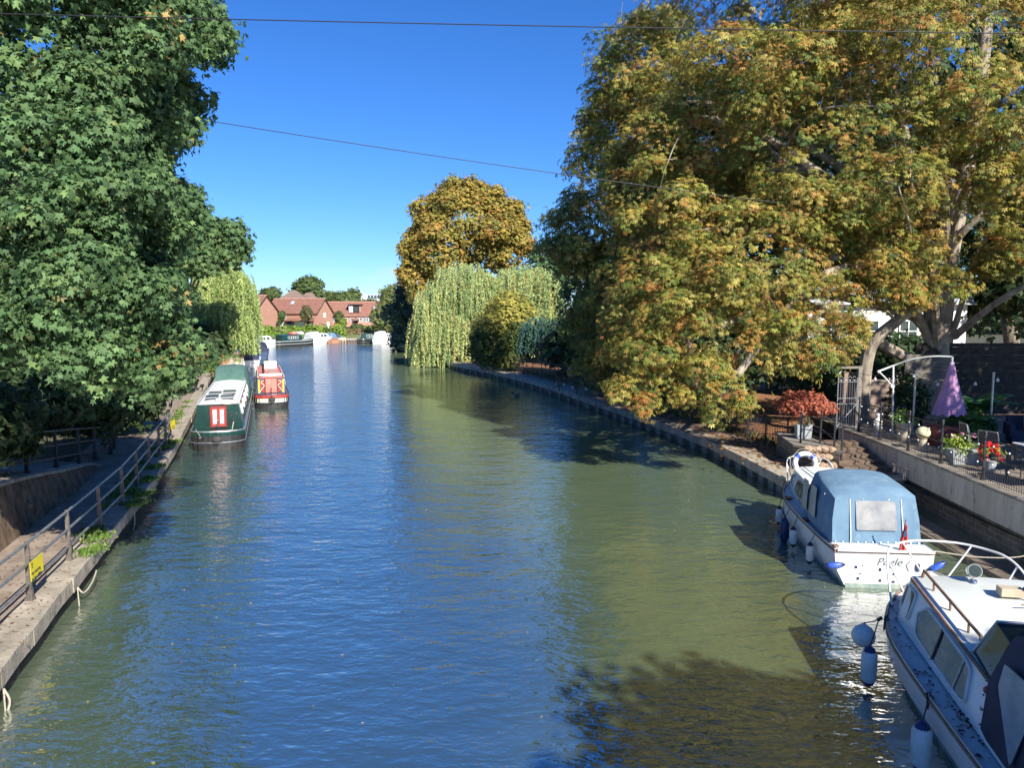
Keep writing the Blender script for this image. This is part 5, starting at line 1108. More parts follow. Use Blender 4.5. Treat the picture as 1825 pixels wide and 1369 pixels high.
# main terrace railing: posts with ball finials, two rails, low hooped bars at the foot
tp = [(12.2, 26.0, 1.43), (12.12, 24.3, 1.43), (12.05, 22.4, 1.43), (11.96, 20.5, 1.43), (11.88, 18.5, 1.43), (11.75, 16.4, 1.43), (11.6, 14, 1.43)]
tr = railing('terrace_railing', 'black railing with ball finials strung with small lights above the terrace wall', [(p, 1.14) for p in tp], (.93, .52), .02, .019, 'black_metal', 'black_metal', cap=True, postw=.05)
for a, b in zip(tp[:-1], tp[1:]):
    a, b = Vector(a)-Vector(tp[0]), Vector(b)-Vector(tp[0]); mb = MB(); n = 22
    for i in range(n):
        q = a.lerp(b, (i+.5)/n); mb.tube([(q.x, q.y, 0), (q.x, q.y, .34+(.05 if i % 2 else 0))], .007, 4)
    mb.tube([a+Vector((0, 0, .05)), b+Vector((0, 0, .05))], .010, 4); mb.tube([a+Vector((0, 0, .27)), b+Vector((0, 0, .27))], .010, 4); mb.build('hooped_bars', M['black_metal'], tr)
# bulkhead lights along the rails
fl = None
for j, fr in enumerate((.86, .44)):
    for i in range(18):
        t = (i+.5)/18*5.6; k = int(t); q = Vector(tp[k]).lerp(Vector(tp[k+1]), t-k)+Vector((-.03, 0, 1.08*fr-.05*abs(math.sin(i*1.7))))
        if fl is None:
            mb = MB(); mb.lathe([(.001, -.03), (.022, -.012), (.022, .008), (.010, .024)], n=9); fl = mb.build('fairy_light', M['bulb'], smooth=True); o = fl
        else: o = fl.copy(); SC.collection.objects.link(o)
        o.location = q; tag(o, 'small clear fairy light bulb strung along the '+('upper' if j == 0 else 'lower')+' terrace rail', 'fairy light', 'fairy lights along the terrace rails')
# festoon poles and bulbs
def aty_on(px, py, z): return atz(px, py, z)
poles = []
for i, (bx, by, h, lb) in enumerate(((13.95, 25.7, 2.18, 'slim grey festoon pole left of the lilac parasol'), (16.0, 24.7, 2.2, 'slim grey festoon pole right of the lilac parasol'))):
    o = empty('festoon_pole', (bx, by, 1.39), 0, lb, 'pole', 'poles carrying the festoon lights'); mb = MB(); mb.tube([(0, 0, 0), (0, 0, h)], .035, 10); mb.build('shaft', M['galv'], o, smooth=True)
    mb = MB(); mb.lathe([(.045, h-.02), (.045, h+.04), (.01, h+.07)], n=10); mb.tube([(0, 0, h-.1), (-.08, -.03, h-.06)], .012, 6); mb.build('hook', M['galv'], o); mb = MB(); mb.box((0, 0, .02), (.2, .2, .04)); mb.build('base_plate', M['galv'], o)
    poles.append(Vector((bx, by, 1.39+h)))
ga = Vector((12.6, 26.9, 3.4)); gb = Vector((16.6, 21.0, 3.0))
bulb0 = None
def festoon(a, b, sag, ts, lb, lbs):
    global bulb0
    mb = MB(); mb.tube([a.lerp(b, t)-Vector((0, 0, sag*4*t*(1-t))) for t in np.linspace(0, 1, 24)], .009, 5); tag(mb.build('festoon_cable', M['cable']), lb, 'cable', 'festoon cables')
    for t in ts:
        q = a.lerp(b, t)-Vector((0, 0, sag*4*t*(1-t)))
        if bulb0 is None:
            bulb0 = empty('festoon_bulb', q, 0); mb = MB(); mb.lathe([(.001, -.19), (.045, -.165), (.05, -.13), (.022, -.07), (.02, -.05)], n=12); mb.build('globe', M['bulb'], bulb0, smooth=True); mb = MB(); mb.lathe([(.022, -.06), (.024, 0)], n=10); mb.build('socket', M['black_metal'], bulb0); o = bulb0
        else: o = copy_tree(bulb0); o.location = q
        tag(o, lbs, 'light bulb', 'festoon bulbs over the terrace')
festoon(ga, poles[0], .10, (.28, .62, .97), 'festoon cable from the gate to the first grey pole', 'clear pear shaped festoon bulb between the garden gate and the first grey pole')
festoon(poles[0], poles[1], .34, (.3, .55, .78), 'festoon cable passing in front of the lilac parasol', 'clear pear shaped festoon bulb between the two grey poles')
festoon(poles[1], gb, .22, (.05, .38, .7), 'festoon cable running off to the right edge', 'clear pear shaped festoon bulb beyond the right grey pole')
# cantilever parasol, folded
pr = empty('cantilever_parasol', (13.05, 25.3, 1.39), 0, 'folded lilac parasol hanging from a curved white cantilever arm', 'parasol')
D_ = 25.3; loc = lambda px, py, D=25.3: aty(px, py, D)-Vector((13.05, 25.3, 1.39))
mb = MB(); mb.tube([(0, 0, 0), loc(1592, 652)], .032, 10); mb.build('mast', M['white_paint'], pr, smooth=True)
mb = MB(); mb.tube(pump([loc(1566, 662), loc(1592, 652), loc(1625, 641, 24.9), (loc(1662, 635.5, 24.5)), loc(1697, 636, 24.2)], 5), .03, 9); mb.tube([loc(1697, 636, 24.2), loc(1697, 645, 24.2)], .035, 8); mb.build('arm', M['white_paint'], pr, smooth=True)
mb = MB(); mb.tube([loc(1567, 663), loc(1580, 676), loc(1590, 689)], .024, 8); mb.lathe([(.07, -.03), (.07, .03)], loc(1590.5, 688, 25.2), 14, Matrix.Rotation(R(90), 3, 'X')); mb.ball(loc(1566, 663), .06, 8); mb.build('crank', M['white_paint'], pr, smooth=True)
mb = MB(); mb.box((0, 0, .04), (.9, .12, .08)); mb.box((0, 0, .04), (.12, .9, .078)); mb.build('base', M['galv'], pr)
top = loc(1697, 645, 24.2); secs = []
for i, (t, rr) in enumerate(((0, .055), (.06, .08), (.3, .17), (.6, .29), (.85, .40), (1, .46))):
    n = 40; secs.append([(top.x+rr*math.cos(2*math.pi*k/n)*(1+.10*t*math.sin(k*2*math.pi/n*10)), top.y+rr*math.sin(2*math.pi*k/n)*(1+.10*t*math.sin(k*2*math.pi/n*10)), top.z-1.72*t+(.05*math.cos(k*2*math.pi/n*10) if t == 1 else 0)) for k in range(n)])
mb = MB(); mb.loft(secs, closed=True); mb.add(secs[0], [tuple(range(40))]); mb.build('canopy', M['parasol'], pr)
mb = MB(); mb.lathe([(.03, .0), (.07, -.02), (.075, -.10), (.05, -.12)], top, 12); mb.build('top_cap', M['white_paint'], pr)
# gate
gt = empty('garden_gate', (12.0, 26.9, 1.35), R(8), 'open wrought iron garden gate with a grey timber frame at the head of the steps', 'gate')
mb = MB(); mb.box((.62, 0, 1.15), (.14, .12, 2.3)); mb.box((.22, 0, 2.28), (.95, .10, .08)); mb.build('frame', M['grey_timber'], gt)
gl = empty('tmp', (0, 0, 0)) if False else None
mb = MB(); mb.tube([(-.2, 0, 0), (-.2, 0, 2.05), (-.1, 0, 2.15)], .022, 6); mb.tube([(.52, -.05, 0), (.52, -.05, 1.9)], .022, 6)
for z in (.1, .95, 1.15, 1.75): mb.tube([(-.2, 0, z), (.52, -.05, z)], .015, 6)
for k in range(7): x = -.1+.09*k; mb.tube([(x, -.01, .1), (x, -.01, 1.85+.06*math.sin(k))], .009, 5)
for k in range(4):
    c = Vector((-.1+.17*k, -.02, 1.88)); mb.tube([c+Vector((.06*math.cos(a), 0, .07*math.sin(a))) for a in np.linspace(0, 5.2, 10)], .010, 5)
mb.tube([(-.2, 0, .1), (.52, -.05, .95)], .012, 6); mb.build('gate_leaf', M['galv'], gt)
# planters, pots, table, chairs
pot_plant('grey trough of bright red geraniums fixed on the railing beside the gate', atz(1555, 712, 2.1)+Vector((0, 0, 0)), .22, .32, 'planter_grey', GP, 401, lr=.42, lh=.26, n=14, flowers=(RED, 34), square=True, group='planters on the terrace')
mb = MB(); p = atz(1555, 712, 2.1); mb.box((p.x, p.y, 1.745), (.7, .34, .71)); tag(mb.build('plinth', M['pale_brick'], bevel=.01), 'brick pier carrying the grey geranium trough', 'pier')
pot_plant('green shrub in a tall cream pot behind the terrace railing', (12.95, 24.4, 1.39), .24, .62, 'cream_pot', GP, 402, lr=.38, lh=.25, n=18, group='planters on the terrace')
pot_plant('maroon tub planter in the shade behind the railing', (13.9, 23.6, 1.39), .34, .6, 'maroon', [(1, .05, .08, .03)], 403, lr=.3, lh=.12, n=10, group='planters on the terrace', square=True)
pot_plant('navy pot in the shade beside the maroon tub', (14.5, 22.6, 1.39), .24, .5, 'planter_navy', [(1, .05, .08, .03)], 404, lr=.22, lh=.15, n=8, group='planters on the terrace')
pot_plant('grey trough overflowing with lime green leaves and a few pink blooms by the railing', (12.75, 20.75, 1.39), .30, .38, 'planter_grey', [(3, .34, .46, .05), (1, .22, .34, .05)], 405, lr=.52, lh=.26, n=22, flowers=((.75, .35, .5), 6), group='planters on the terrace', square=True)
pot_plant('small pot of vivid red geraniums right of the lime green trough', (12.72, 19.55, 1.39), .16, .34, 'planter_grey', [(3, .28, .36, .06)], 406, lr=.24, lh=.24, n=12, flowers=(RED, 30), group='planters on the terrace')
pot_plant('wicker bowl of red and blush flowers on the tall pedestal at the right edge', (13.05, 17.6, 1.39+.74), .30, .18, 'cream_pot', [(2, .22, .20, .08), (1, .34, .30, .12)], 407, lr=.42, lh=.26, n=18, flowers=((.62, .30, .24), 26), group='planters on the terrace')
pot_plant('scarlet geranium behind the wicker bowl at the right edge', (13.4, 17.9, 1.39), .16, 1.0, 'terracotta', GP, 408, lr=.24, lh=.2, n=10, flowers=(RED, 30), group='planters on the terrace')
p_ = empty('pedestal', (13.05, 17.6, 1.39), 0, 'cream pedestal holding the wicker flower bowl', 'pedestal'); mb = MB(); mb.box((0, 0, .35), (.26, .26, .66)); mb.build('shaft', M['cream_pot'], p_, bevel=.02); mb = MB(); mb.box((0, 0, .705), (.62, .62, .07)); mb.build('top', M['cream_pot'], p_, bevel=.01)
sp_ = empty('stone_ornament', (12.62, 22.65, 1.39), 0, 'cream stone ball on a short pillar behind the railing', 'ornament'); mb = MB(); mb.lathe([(.16, 0), (.13, .05), (.12, .36), (.15, .40)], n=14); mb.build('pillar', M['cream_pot'], sp_); mb = MB(); mb.ball((0, 0, .56), .21, 20, .88); mb.build('ball', M['lamp_globe'], sp_, smooth=True)
sp_ = empty('garden_urn', (12.55, 25.35, 1.39), 0, 'small white garden figure urn near the gate', 'ornament'); mb = MB(); mb.lathe([(.12, 0), (.13, .04), (.05, .1), (.13, .35), (.15, .5), (.07, .62), (.10, .74), (.001, .82)], n=14); mb.build('body', M['white_paint'], sp_, smooth=True)
# rectangular white planter on the rockery
pot_plant('square grey planter standing on the rockery wall behind the black railing', (9.95, 25.2, 1.33), .18, .46, 'planter_grey', [(2, .16, .08, .06), (1, .22, .2, .1)], 409, lr=.26, lh=.14, n=10, group=None, square=True)
def chair(label, loc, rz):
    root = empty('rattan_chair', loc, rz, label, 'chair', 'chairs on the terrace')
    mb = MB(); mb.loft([[(-.27, .24+.10*t*t, .42+.58*t), (-.25, .20+.10*t*t, .42+.58*t), (.25, .20+.10*t*t, .42+.58*t), (.27, .24+.10*t*t, .42+.58*t), (0, .29+.10*t*t, .42+.60*t)] for t in (0, .3, .6, .85, 1)], closed=True, cap=True); mb.build('backrest', M['rattan'], root)
    mb = MB(); mb.box((0, 0, .42), (.54, .52, .08)); mb.build('seat', M['rattan'], root, bevel=.015)
    for s in (-1, 1):
        mb = MB(); mb.tube([(s*.28, -.24, 0), (s*.28, -.24, .64), (s*.28, -.1, .67), (s*.27, .26, .66)], .022, 7); mb.build('armrest', M['rattan'], root)
        for y in (-.22, .22): mb = MB(); mb.tube([(s*.24, y, 0), (s*.24, y, .40)], .02, 6); mb.build('leg', M['rattan'], root)
    mb = MB(); mb.tube(pump([(-.275, .25, .42), (-.27, .33, .95), (-.2, .345, 1.02), (.2, .345, 1.02), (.27, .33, .95), (.275, .25, .42)], 3), .012, 6); mb.build('back_trim', M['galv'], root)
    return root
chair('dark grey rattan chair left of the white table', (13.25, 20.2, 1.39), R(115)); chair('dark grey rattan chair right of the white table, nearest the railing', (12.95, 18.6, 1.39), R(200)); chair('dark grey rattan chair behind the lime green trough', (13.5, 21.5, 1.39), R(80)); chair('dark grey rattan chair in front of the pedestal', (13.5, 16.9, 1.39), R(180))
tb = empty('garden_table', (14.0, 19.5, 1.39), R(5), 'white topped garden table between the rattan chairs', 'table'); mb = MB(); mb.box((0, 0, .74), (1.0, .8, .04)); mb.build('top', M['white_paint'], tb, bevel=.008)
for x in (-.42, .42):
    for y in (-.33, .33): mb = MB(); mb.box((x, y, .36), (.05, .05, .72)); mb.build('leg', M['rattan'], tb)
for dx, dy, lb in ((-.1, 0, 'white jug on the garden table'), (.1, .1, 'white sugar bowl on the garden table')):
    mb = MB(); mb.lathe([(.05, 0), (.08, .05), (.09, .16), (.06, .22), (.065, .25)], n=14); o = mb.build('jug' if dx < 0 else 'bowl', M['white_paint'], smooth=True); o.location = (14.0+dx*2, 19.5+dy*2, 2.155); tag(o, lb, 'tableware')
sf = empty('garden_sofa', (17.3, 23.6, 1.39), R(-20), 'dark garden sofa in the deep shade of the terrace', 'sofa'); mb = MB(); mb.box((0, 0, .25), (2.4, .8, .42)); mb.build('seat', M['sofa'], sf, bevel=.04); mb = MB(); mb.box((0, .42, .62), (2.4, .16, .5)); mb.build('backrest', M['sofa'], sf, bevel=.04)
for s in (-1, 1): mb = MB(); mb.box((s*1.2, 0, .45), (.16, .85, .4)); mb.build('armrest', M['sofa'], sf, bevel=.03)
mb = MB(); mb.box((0, 0, 0), (.46, .14, .44)); o = mb.build('cushion', M['cushion'], bevel=.06); o.location = (16.7, 23.72, 2.08); o.rotation_euler = (R(-14), 0, R(-20)); tag(o, 'mustard cushion propped upright on the dark sofa', 'cushion', 'mustard cushions'); 
mb = MB(); mb.box((0, 0, 0), (.5, .42, .12)); o = mb.build('cushion', M['cushion'], bevel=.05); o.location = (16.65, 23.4, 1.92); o.rotation_euler = (0, 0, R(-12)); tag(o, 'mustard cushion lying flat on the dark sofa seat', 'cushion', 'mustard cushions')
pot_plant('small cactus in a cream pot on the dark sofa arm table', (17.6, 23.2, 1.87), .10, .16, 'cream_pot', [(1, .08, .14, .08)], 410, lr=.08, lh=.14, n=8, size=.05, group=None)
# slatted screen, shed, brick wall, bananas
sc_ = empty('slatted_screen', (0, 0, 0), 0, 'pale horizontal slat screen panel behind the parasol arm', 'screen')
x0, x1 = 16.1, 18.0
for k in range(14): mb = MB(); mb.box(((x0+x1)/2, 30.4, 2.75+k*.085), (x1-x0, .03, .06)); mb.build('slat', M['grey_timber'], sc_)
for x in (x0, (x0+x1)/2, x1): mb = MB(); mb.box((x, 30.44, 2.6), (.06, .05, 2.5)); mb.build('post', M['grey_timber'], sc_)
sh = empty('timber_fence', (21.5, 30.9, 1.39), 0, 'dark horizontal board fence closing the back of the terrace', 'fence')
for k in range(18): mb = MB(); mb.box((0, .02*(k % 2), .06+k*.165), (9.5, .03, .163)); mb.build('board', M['dark_timber'], sh)
for x in np.linspace(-4.7, 4.7, 6): mb = MB(); mb.box((x, .06, 1.45), (.10, .08, 2.9)); mb.build('post', M['dark_timber'], sh)
bw = empty('brick_wall', (0, 0, 0), 0, 'low brown brick garden wall with stone urn coping behind the parasol mast', 'wall'); mb = MB(); mb.box((15.35, 29.7, 2.0), (4.1, .25, 1.7)); mb.build('brickwork', M['pale_brick'], bw); mb = MB(); mb.box((13.35, 29.6, 2.2), (.4, .4, 2.1)); mb.build('pier', M['pale_brick'], bw); mb = MB(); mb.box((15.35, 29.7, 2.88), (4.2, .32, .06)); mb.build('coping', M['concrete'], bw)
def broadleaf(label, loc, n, L, seed, pal=((.06, .16, .035))):
    rng = np.random.default_rng(seed); root = empty('banana_plant', loc, 0, label, 'plant', 'banana plants'); mb = MB(); mb.tube([(0, 0, 0), (.02, 0, L*.5)], [.07, .04], 8); mb.build('stem', M['tarp_green'], root)
    for i in range(n):
        a = 2*math.pi*i/n+rng.uniform(-.3, .3); up = rng.uniform(.5, 1.0); mb = MB(); secs = []
        for t in np.linspace(0, 1, 9):
            r = L*t*.75; z = L*.4+L*.55*up*math.sin(t*2.1)*.8; w = .17*L*math.sin(math.pi*min(.97, t*.9+.08))**.7
            c = Vector((r*math.cos(a), r*math.sin(a), z)); s = Vector((-math.sin(a), math.cos(a), 0))*w; secs.append([c-s-Vector((0, 0, w*.35)), c, c+s-Vector((0, 0, w*.35))])
        mb.loft(secs); mb.build('leaf', M['big_leaf'], root, smooth=True)
    return root
M['big_leaf'] = mat('big_leaf', (.04, .13, .03), (.07, .19, .05), 4, .45)
broadleaf('banana plant with long green leaves behind the lilac parasol', (16.3, 25.9, 1.39), 8, 1.7, 1); broadleaf('low banana plant under the lilac parasol', (15.2, 24.6, 1.39), 9, 1.1, 2)
bush('evergreen_bush', 'dark leafy shrub behind the first grey festoon pole', [(14.6, 27.4, 2.4, .7, .6, .9)], 60, 24, .22, .12, DK, 'spray', 131, cat='shrub')
bush('evergreen_bush', 'green leafy shrub under the lilac parasol', [(15.4, 24.9, 1.8, .8, .5, .5)], 60, 24, .2, .12, [(2, .10, .19, .04), (1, .16, .24, .05)], 'spray', 132, cat='shrub')
bk_ = empty('hanging_basket_bracket', aty(1609, 833, 20.6)+Vector((-.06, 0, 0)), 0, 'rusty wrought iron basket bracket on the terrace wall', 'bracket')
mb = MB(); mb.tube([(.0-.13*math.sin(a)*1, .38*math.cos(a), .02) for a in np.linspace(0, math.pi, 12)], .012, 6); mb.tube([(0, -.38, .02), (0, .38, .02)], .012, 6)
for t in (-.3, -.1, .1, .3): mb.tube([(-.03, t, .02), (-.01, t*.9, -.16)], .008, 5)
mb.tube([(-.02+.0*math.cos(a), -.24+.05*math.cos(a), -.2+.12*math.sin(a)) for a in np.linspace(0, 6.2, 14)], .012, 5); mb.tube([(-.02, .3, .02), (-.03, .33, -.2)], .03, 6); mb.build('ironwork', M['rust_post'], bk_)
lifebuoy('lifebuoy', 'orange lifebuoy hung on the dark bar fence along the right bank', Matrix.Translation((4.05, 50.1, 1.55)) @ Matrix.Rotation(R(25), 4, 'Z') @ Matrix.Rotation(R(90), 4, 'X'), .32, base='orange_plastic', band='white_paint')
# geese and duck
def goose(label, loc, rz, s=1, swim=False, head=1.0):
    root = empty('canada_goose' if not swim else 'mallard_duck', loc, rz, label, 'bird', None if swim else 'geese on the right bank'); z0 = .30*s if not swim else .03
    prof = [(-.34, .02, .10), (-.28, .05, .07), (-.18, .10, .02), (-.05, .13, 0), (.08, .125, .0), (.18, .09, .03), (.25, .06, .09), (.28, .045, .18*head), (.30, .038, .30*head), (.33, .040, .38*head), (.37, .045, .41*head), (.42, .025, .40*head), (.47, .012, .385*head)]
    mb = MB(); mb.tube([(y*s, 0, z0+.10*s+z*s) for y, r, z in prof], [r*s for y, r, z in prof], 12); mb.build('body', M['feather_brown'], root, smooth=True)
    mb = MB(); mb.tube([(y*s, 0, z0+.10*s+z*s) for y, r, z in prof[6:]], [r*s+.006 for y, r, z in prof[6:]], 12); mb.build('neck_feathers', M['feather_black'], root, smooth=True)
    mb = MB(); mb.ball((-.24*s, 0, z0+.10*s), .085*s, 10); mb.ball((.20*s, 0, z0+.10*s), .085*s, 10); mb.build('breast_feathers', M['feather_white'], root, smooth=True)
    if not swim:
        for t in (-.05, .05): mb = MB(); mb.tube([(.02*s, t*s, z0+.02), (.0, t*s, 0)], .012*s, 6); mb.box((.03*s, t*s, .006), (.09*s, .06*s, .012)); mb.build('leg', M['feather_black'], root)
    return root
for px, py, z, a, lb in ((988, 692, .61, 100, 'canada goose standing tall farthest along the right bank'), (997, 697, .61, 160, 'canada goose with its head lowered on the right bank'), (1028, 703, .61, 20, 'canada goose standing upright nearer the big chestnut'), (1044, 706, .61, 95, 'canada goose closest to the big chestnut on the bank')):
    goose(lb, atz(px, py, z), R(a), 1.1, head=.5 if 'lowered' in lb else 1)
goose('duck swimming in the shaded water off the right bank', atz(921, 708, 0), R(190), .9, swim=True, head=.6)
# pale house behind the terrace trees
wh = empty('white_house', (21.3, 46, .8), 0, 'white rendered house glimpsed between the chestnut limbs', 'house')
mb = MB(); mb.box((0, 0, 2.6), (9, 7, 5.2)); mb.build('wall', M['render_white'], wh)
mb = MB(); mb.prism([(-4.8, -3.9, 5.2), (-4.8, 3.9, 5.2), (-4.8, 0, 7.6)], (9.6, 0, 0)); mb.build('roof', M['slate'], wh)
for x in (-3.2, -1.0, 1.2, 3.3):
    for z in (1.3, 3.7):
        mb = MB(); mb.box((x, -3.51, z), (1.0, .06, 1.2)); w_ = mb.build('window', M['glass'], wh); mb = MB()
        for dx in (-.5, 0, .5): mb.box((x+dx, -3.55, z), (.06, .05, 1.25))
        for dz in (-.6, 0, .6): mb.box((x, -3.55, z+dz), (1.06, .045, .06))
        mb.build('frame', M['pvc'], w_)
# ================================================================ FAR BANK
strip('far_quay', [(-34.5, 136.0), (-31, 139.5), (-26, 133), (-19, 132), (-17, 118)], -.1, .5, -.4, .62, M['light_wood'])
mb = MB(); 
for k in range(9): mb.box((-30.2+.48*k, 130.0, .22), (.16, .5, .5))
mq = empty('mooring_stage', (0, 0, 0), 0, 'pale timber mooring stage between the far boats', 'jetty'); mb.build('piles', M['teak'], mq); mb = MB(); mb.box((-28.3, 130.2, .62), (4.4, 1.4, .14)); mb.build('deck', M['light_wood'], mq)
def row_house(label, px0, px1, D, ang, zb, zeave, zridge, depth, bm_='far_brick', rm='rooftile', over=.35, group='red brick houses beyond the far bank', wins=(), doors=(), gable_win=True, sky=()):
    """a ridge-roofed block; local x runs along the front, front faces -y"""
    a = aty(px0, 580, D); b = aty(px1, 580, D); Lf = (b-a).length/math.cos(ang) if False else abs(px1-px0)*D/FPX/math.cos(ang)
    root = empty('brick_house', (a.x, D, 0), ang, label, 'house', group)
    mb = MB(); mb.prism([(0, 0, zb), (0, depth, zb), (0, depth, zeave), (0, depth/2, zridge-.12), (0, 0, zeave)], (Lf, 0, 0)); mb.build('wall', M[bm_], root)
    mb = MB(); t = .16
    for s in (0, 1):
        y0 = -over if s == 0 else depth+over; dz = (zridge-zeave)/(depth/2)*over
        P = [(-over, y0, zeave-dz), (-over, depth/2, zridge), (-over, depth/2, zridge+t), (-over, y0, zeave-dz+t)]; mb.prism(P, (Lf+2*over, 0, 0))
    rf = mb.build('roof', M[rm], root)
    mb = MB(); mb.tube([(-over, depth/2, zridge+t), (Lf+over, depth/2, zridge+t)], .14, 6); mb.build('ridge_tiles', M['nb_cream'] if False else M['far_brick_b'], rf)
    mb = MB()
    for x in (-over-.02, Lf+over+.02):
        for y0 in (-over, depth+over): mb.tube([(x, y0, zeave-(zridge-zeave)/(depth/2)*over+.06), (x, depth/2, zridge+.06)], .09, 4)
    mb.build('verge', M['dark_timber'], rf)
    for x, z, w, h, g in wins:
        mb = MB(); mb.box((x, -.03, z), (w, .1, h)); wd = mb.build('window', M['pvc'], root); mb = MB()
        n = max(1, round(w/.8))
        for k in range(n): mb.box((x-w/2+(k+.5)*w/n, -.085, z), (w/n-.16, .03, h-.2))
        mb.build('pane', M['curtain_glass' if g else 'render_white'], wd)
    for x, w, h, m in doors:
        mb = MB(); mb.box((x, -.04, zb+h/2), (w, .1, h)); d = mb.build('door', M[m], root)
        mb = MB(); mb.prism([(x-w/2-.3, 0, zb+h+.1), (x-w/2-.3, -1.1, zb+h+.1), (x-w/2-.3, 0, zb+h+.75)], (w+.6, 0, 0)); mb.build('porch_roof', M[rm], d)
    for x, f in sky:
        y = depth/2*f; z = zeave+(zridge-zeave)*f+t; mb = MB(); sl = math.atan2(zridge-zeave, depth/2); mb.box((x, y, z+.03), (1.1, 1.3, .08), rx=sl); s_ = mb.build('skylight', M['galv'], rf); mb = MB(); mb.box((x, y-.03, z+.08), (.85, 1.0, .03), rx=sl); mb.build('pane', M['slate'], s_)
    if gable_win:
        mb = MB(); mb.box((Lf+.03, depth/2, zeave-.6), (.1, 1.0, 1.1)); g = mb.build('window', M['pvc'], root); mb = MB(); mb.box((Lf+.09, depth/2, zeave-.6), (.03, .8, .9)); mb.build('pane', M['render_white'], g)
        mb = MB(); mb.box((Lf+.03, depth/2+1.5, zb+1.2), (.1, 1.1, 1.6)); mb.build('window', M['pvc'], root)
    return root
A = -R(17)
row_house('long red brick house with tiled roof, rooflight and white garage doors beyond the hedge', 476, 572, 182, A, .8, 5.05, 8.3, 7.2, wins=((4.6, 3.9, 1.6, 1.7, 0), (11.2, 3.9, 1.7, 1.3, 0), (2.3, 3.7, .5, 1.2, 1)), doors=((3.6, 2.2, 2.2, 'render_white'), (6.3, 1.1, 2.2, 'nb_navy'), (9.0, 2.6, 2.2, 'render_white'), (12.0, 1.6, 2.2, 'nb_navy'), (1.2, 1.4, 2.0, 'maroon')), sky=((5.7, .68),))
row_house('red brick gable end half hidden behind the left willow', 420, 458, 168, A, .8, 5.4, 8.9, 8.6, gable_win=False, wins=((2, 3.8, 1.4, 1.2, 1),))
h2 = row_house('farther red brick terrace with a big glazed dormer and white windows', 582, 682, 214, R(4), .9, 4.1, 7.9, 8, bm_='far_brick_b', wins=((5.2, 2.9, 1.5, 1.1, 1), (7.3, 2.9, 1.1, 1.1, 1), (9.4, 2.9, 1.5, 1.2, 1), (11.6, 2.9, 2.3, 1.3, 1), (2.2, 3.0, 1.4, 1.1, 1)), doors=((8.4, 1.0, 1.7, 'maroon'),), sky=((13.6, .55),), gable_win=False)
mb = MB(); mb.box((8.0, 1.9, 6.1), (3.4, 3.0, 2.2)); dm = mb.build('dormer', M['far_brick_b'], h2); mb = MB(); mb.box((8.0, 1.7, 7.28), (4.0, 3.8, .18)); mb.build('dormer_roof', M['dark_timber'], dm); mb = MB(); mb.box((6.9, .38, 6.0), (1.1, .06, 1.9)); mb.build('blind', M['pvc'], dm); mb = MB(); mb.box((8.4, .38, 6.0), (1.8, .06, 1.9)); mb.build('pane', M['glass'], dm)
row_house('low red brick house peeping past the right end of the terrace roof', 560, 600, 226, 0, .9, 5.4, 7.6, 8, gable_win=False)
def hip(label, px0, px1, D, z0, zr, m='rooftile_b', f=.18):
    a, b = aty(px0, 560, D), aty(px1, 560, D); w = b.x-a.x; root = empty('hipped_house', (a.x, D, 0), 0, label, 'house'); d = w*.55
    mb = MB(); mb.box((w/2, d/2, (z0+.8)/2), (w-.8, d-.8, z0-.8)); mb.build('wall', M['far_brick'], root)
    mb = MB(); mb.add([(0, 0, z0), (w, 0, z0), (w, d, z0), (0, d, z0), (w*(.5-f), d/2, zr), (w*(.5+f), d/2, zr)], [(0, 1, 5, 4), (1, 2, 5), (2, 3, 4, 5), (3, 0, 4), (3, 2, 1, 0)]); mb.build('roof', M[m], root); return root
hip('hipped brown roof with a ridge crest showing above the long brick house', 488, 552, 236, 8.2, 12.0, f=.05)
hip('smaller hipped brown roof to the right of the crested one', 528, 570, 244, 8.2, 11.4, f=.12)
# white building with two pointed slate towers
wb_ = empty('white_building', (0, 0, 0), 0, 'white building with twin pointed grey slate towers far beyond the terrace', 'building')
def P_(px, py, D=270): return aty(px, py, D)
mb = MB(); a, b = P_(652, 546), P_(676, 533); mb.box(((a.x+b.x)/2, 274, b.z/2), (b.x-a.x+3, 6, b.z)); mb.build('wall', M['render_white'], wb_)
mb = MB(); mb.box(((a.x+b.x)/2, 273.2, b.z+.9), (b.x-a.x+2, 4, 1.8)); mb.build('roof', M['slate'], wb_)
for k in range(4): mb = MB(); mb.box((a.x+1.0+k*1.15, 271.1, b.z+.8), (.7, .1, 1.0)); mb.build('window', M['glass'], wb_)
for px in (642, 685):
    c = P_(px, 545); w = 4.3; zt = P_(px, 519 if px < 660 else 523).z; z0 = c.z; mb = MB(); mb.box((c.x, 273, z0/2), (w*1.3, w*1.3, z0)); mb.build('tower_wall', M['render_white'], wb_)
    mb = MB(); mb.loft([[(c.x+sx*w*k*.65, 273+sy*w*k*.65, z) for sx, sy in ((-1, -1), (1, -1), (1, 1), (-1, 1))] for k, z in ((1.05, z0), (.9, z0+(zt-z0)*.35), (.62, z0+(zt-z0)*.65), (.03, zt))], closed=True, cap=True); mb.build('tower_roof', M['slate'], wb_)
FG = [(3, .10, .15, .05), (2, .14, .18, .06), (1, .07, .11, .04)]
tree('far_tree', 'big rounded tree with open edges above the brown hipped roofs', aty(550, 560, 255), aty(550, 530, 255), .5, [pb(548, 508, 255, 22, 13), pb(535, 512, 255, 13, 10), pb(563, 512, 256, 14, 12), pb(550, 500, 255, 14, 7), pb(556, 522, 255, 16, 8)], 200, 14, 1.3, .75, FG, 'spray', 501, twigs=8)
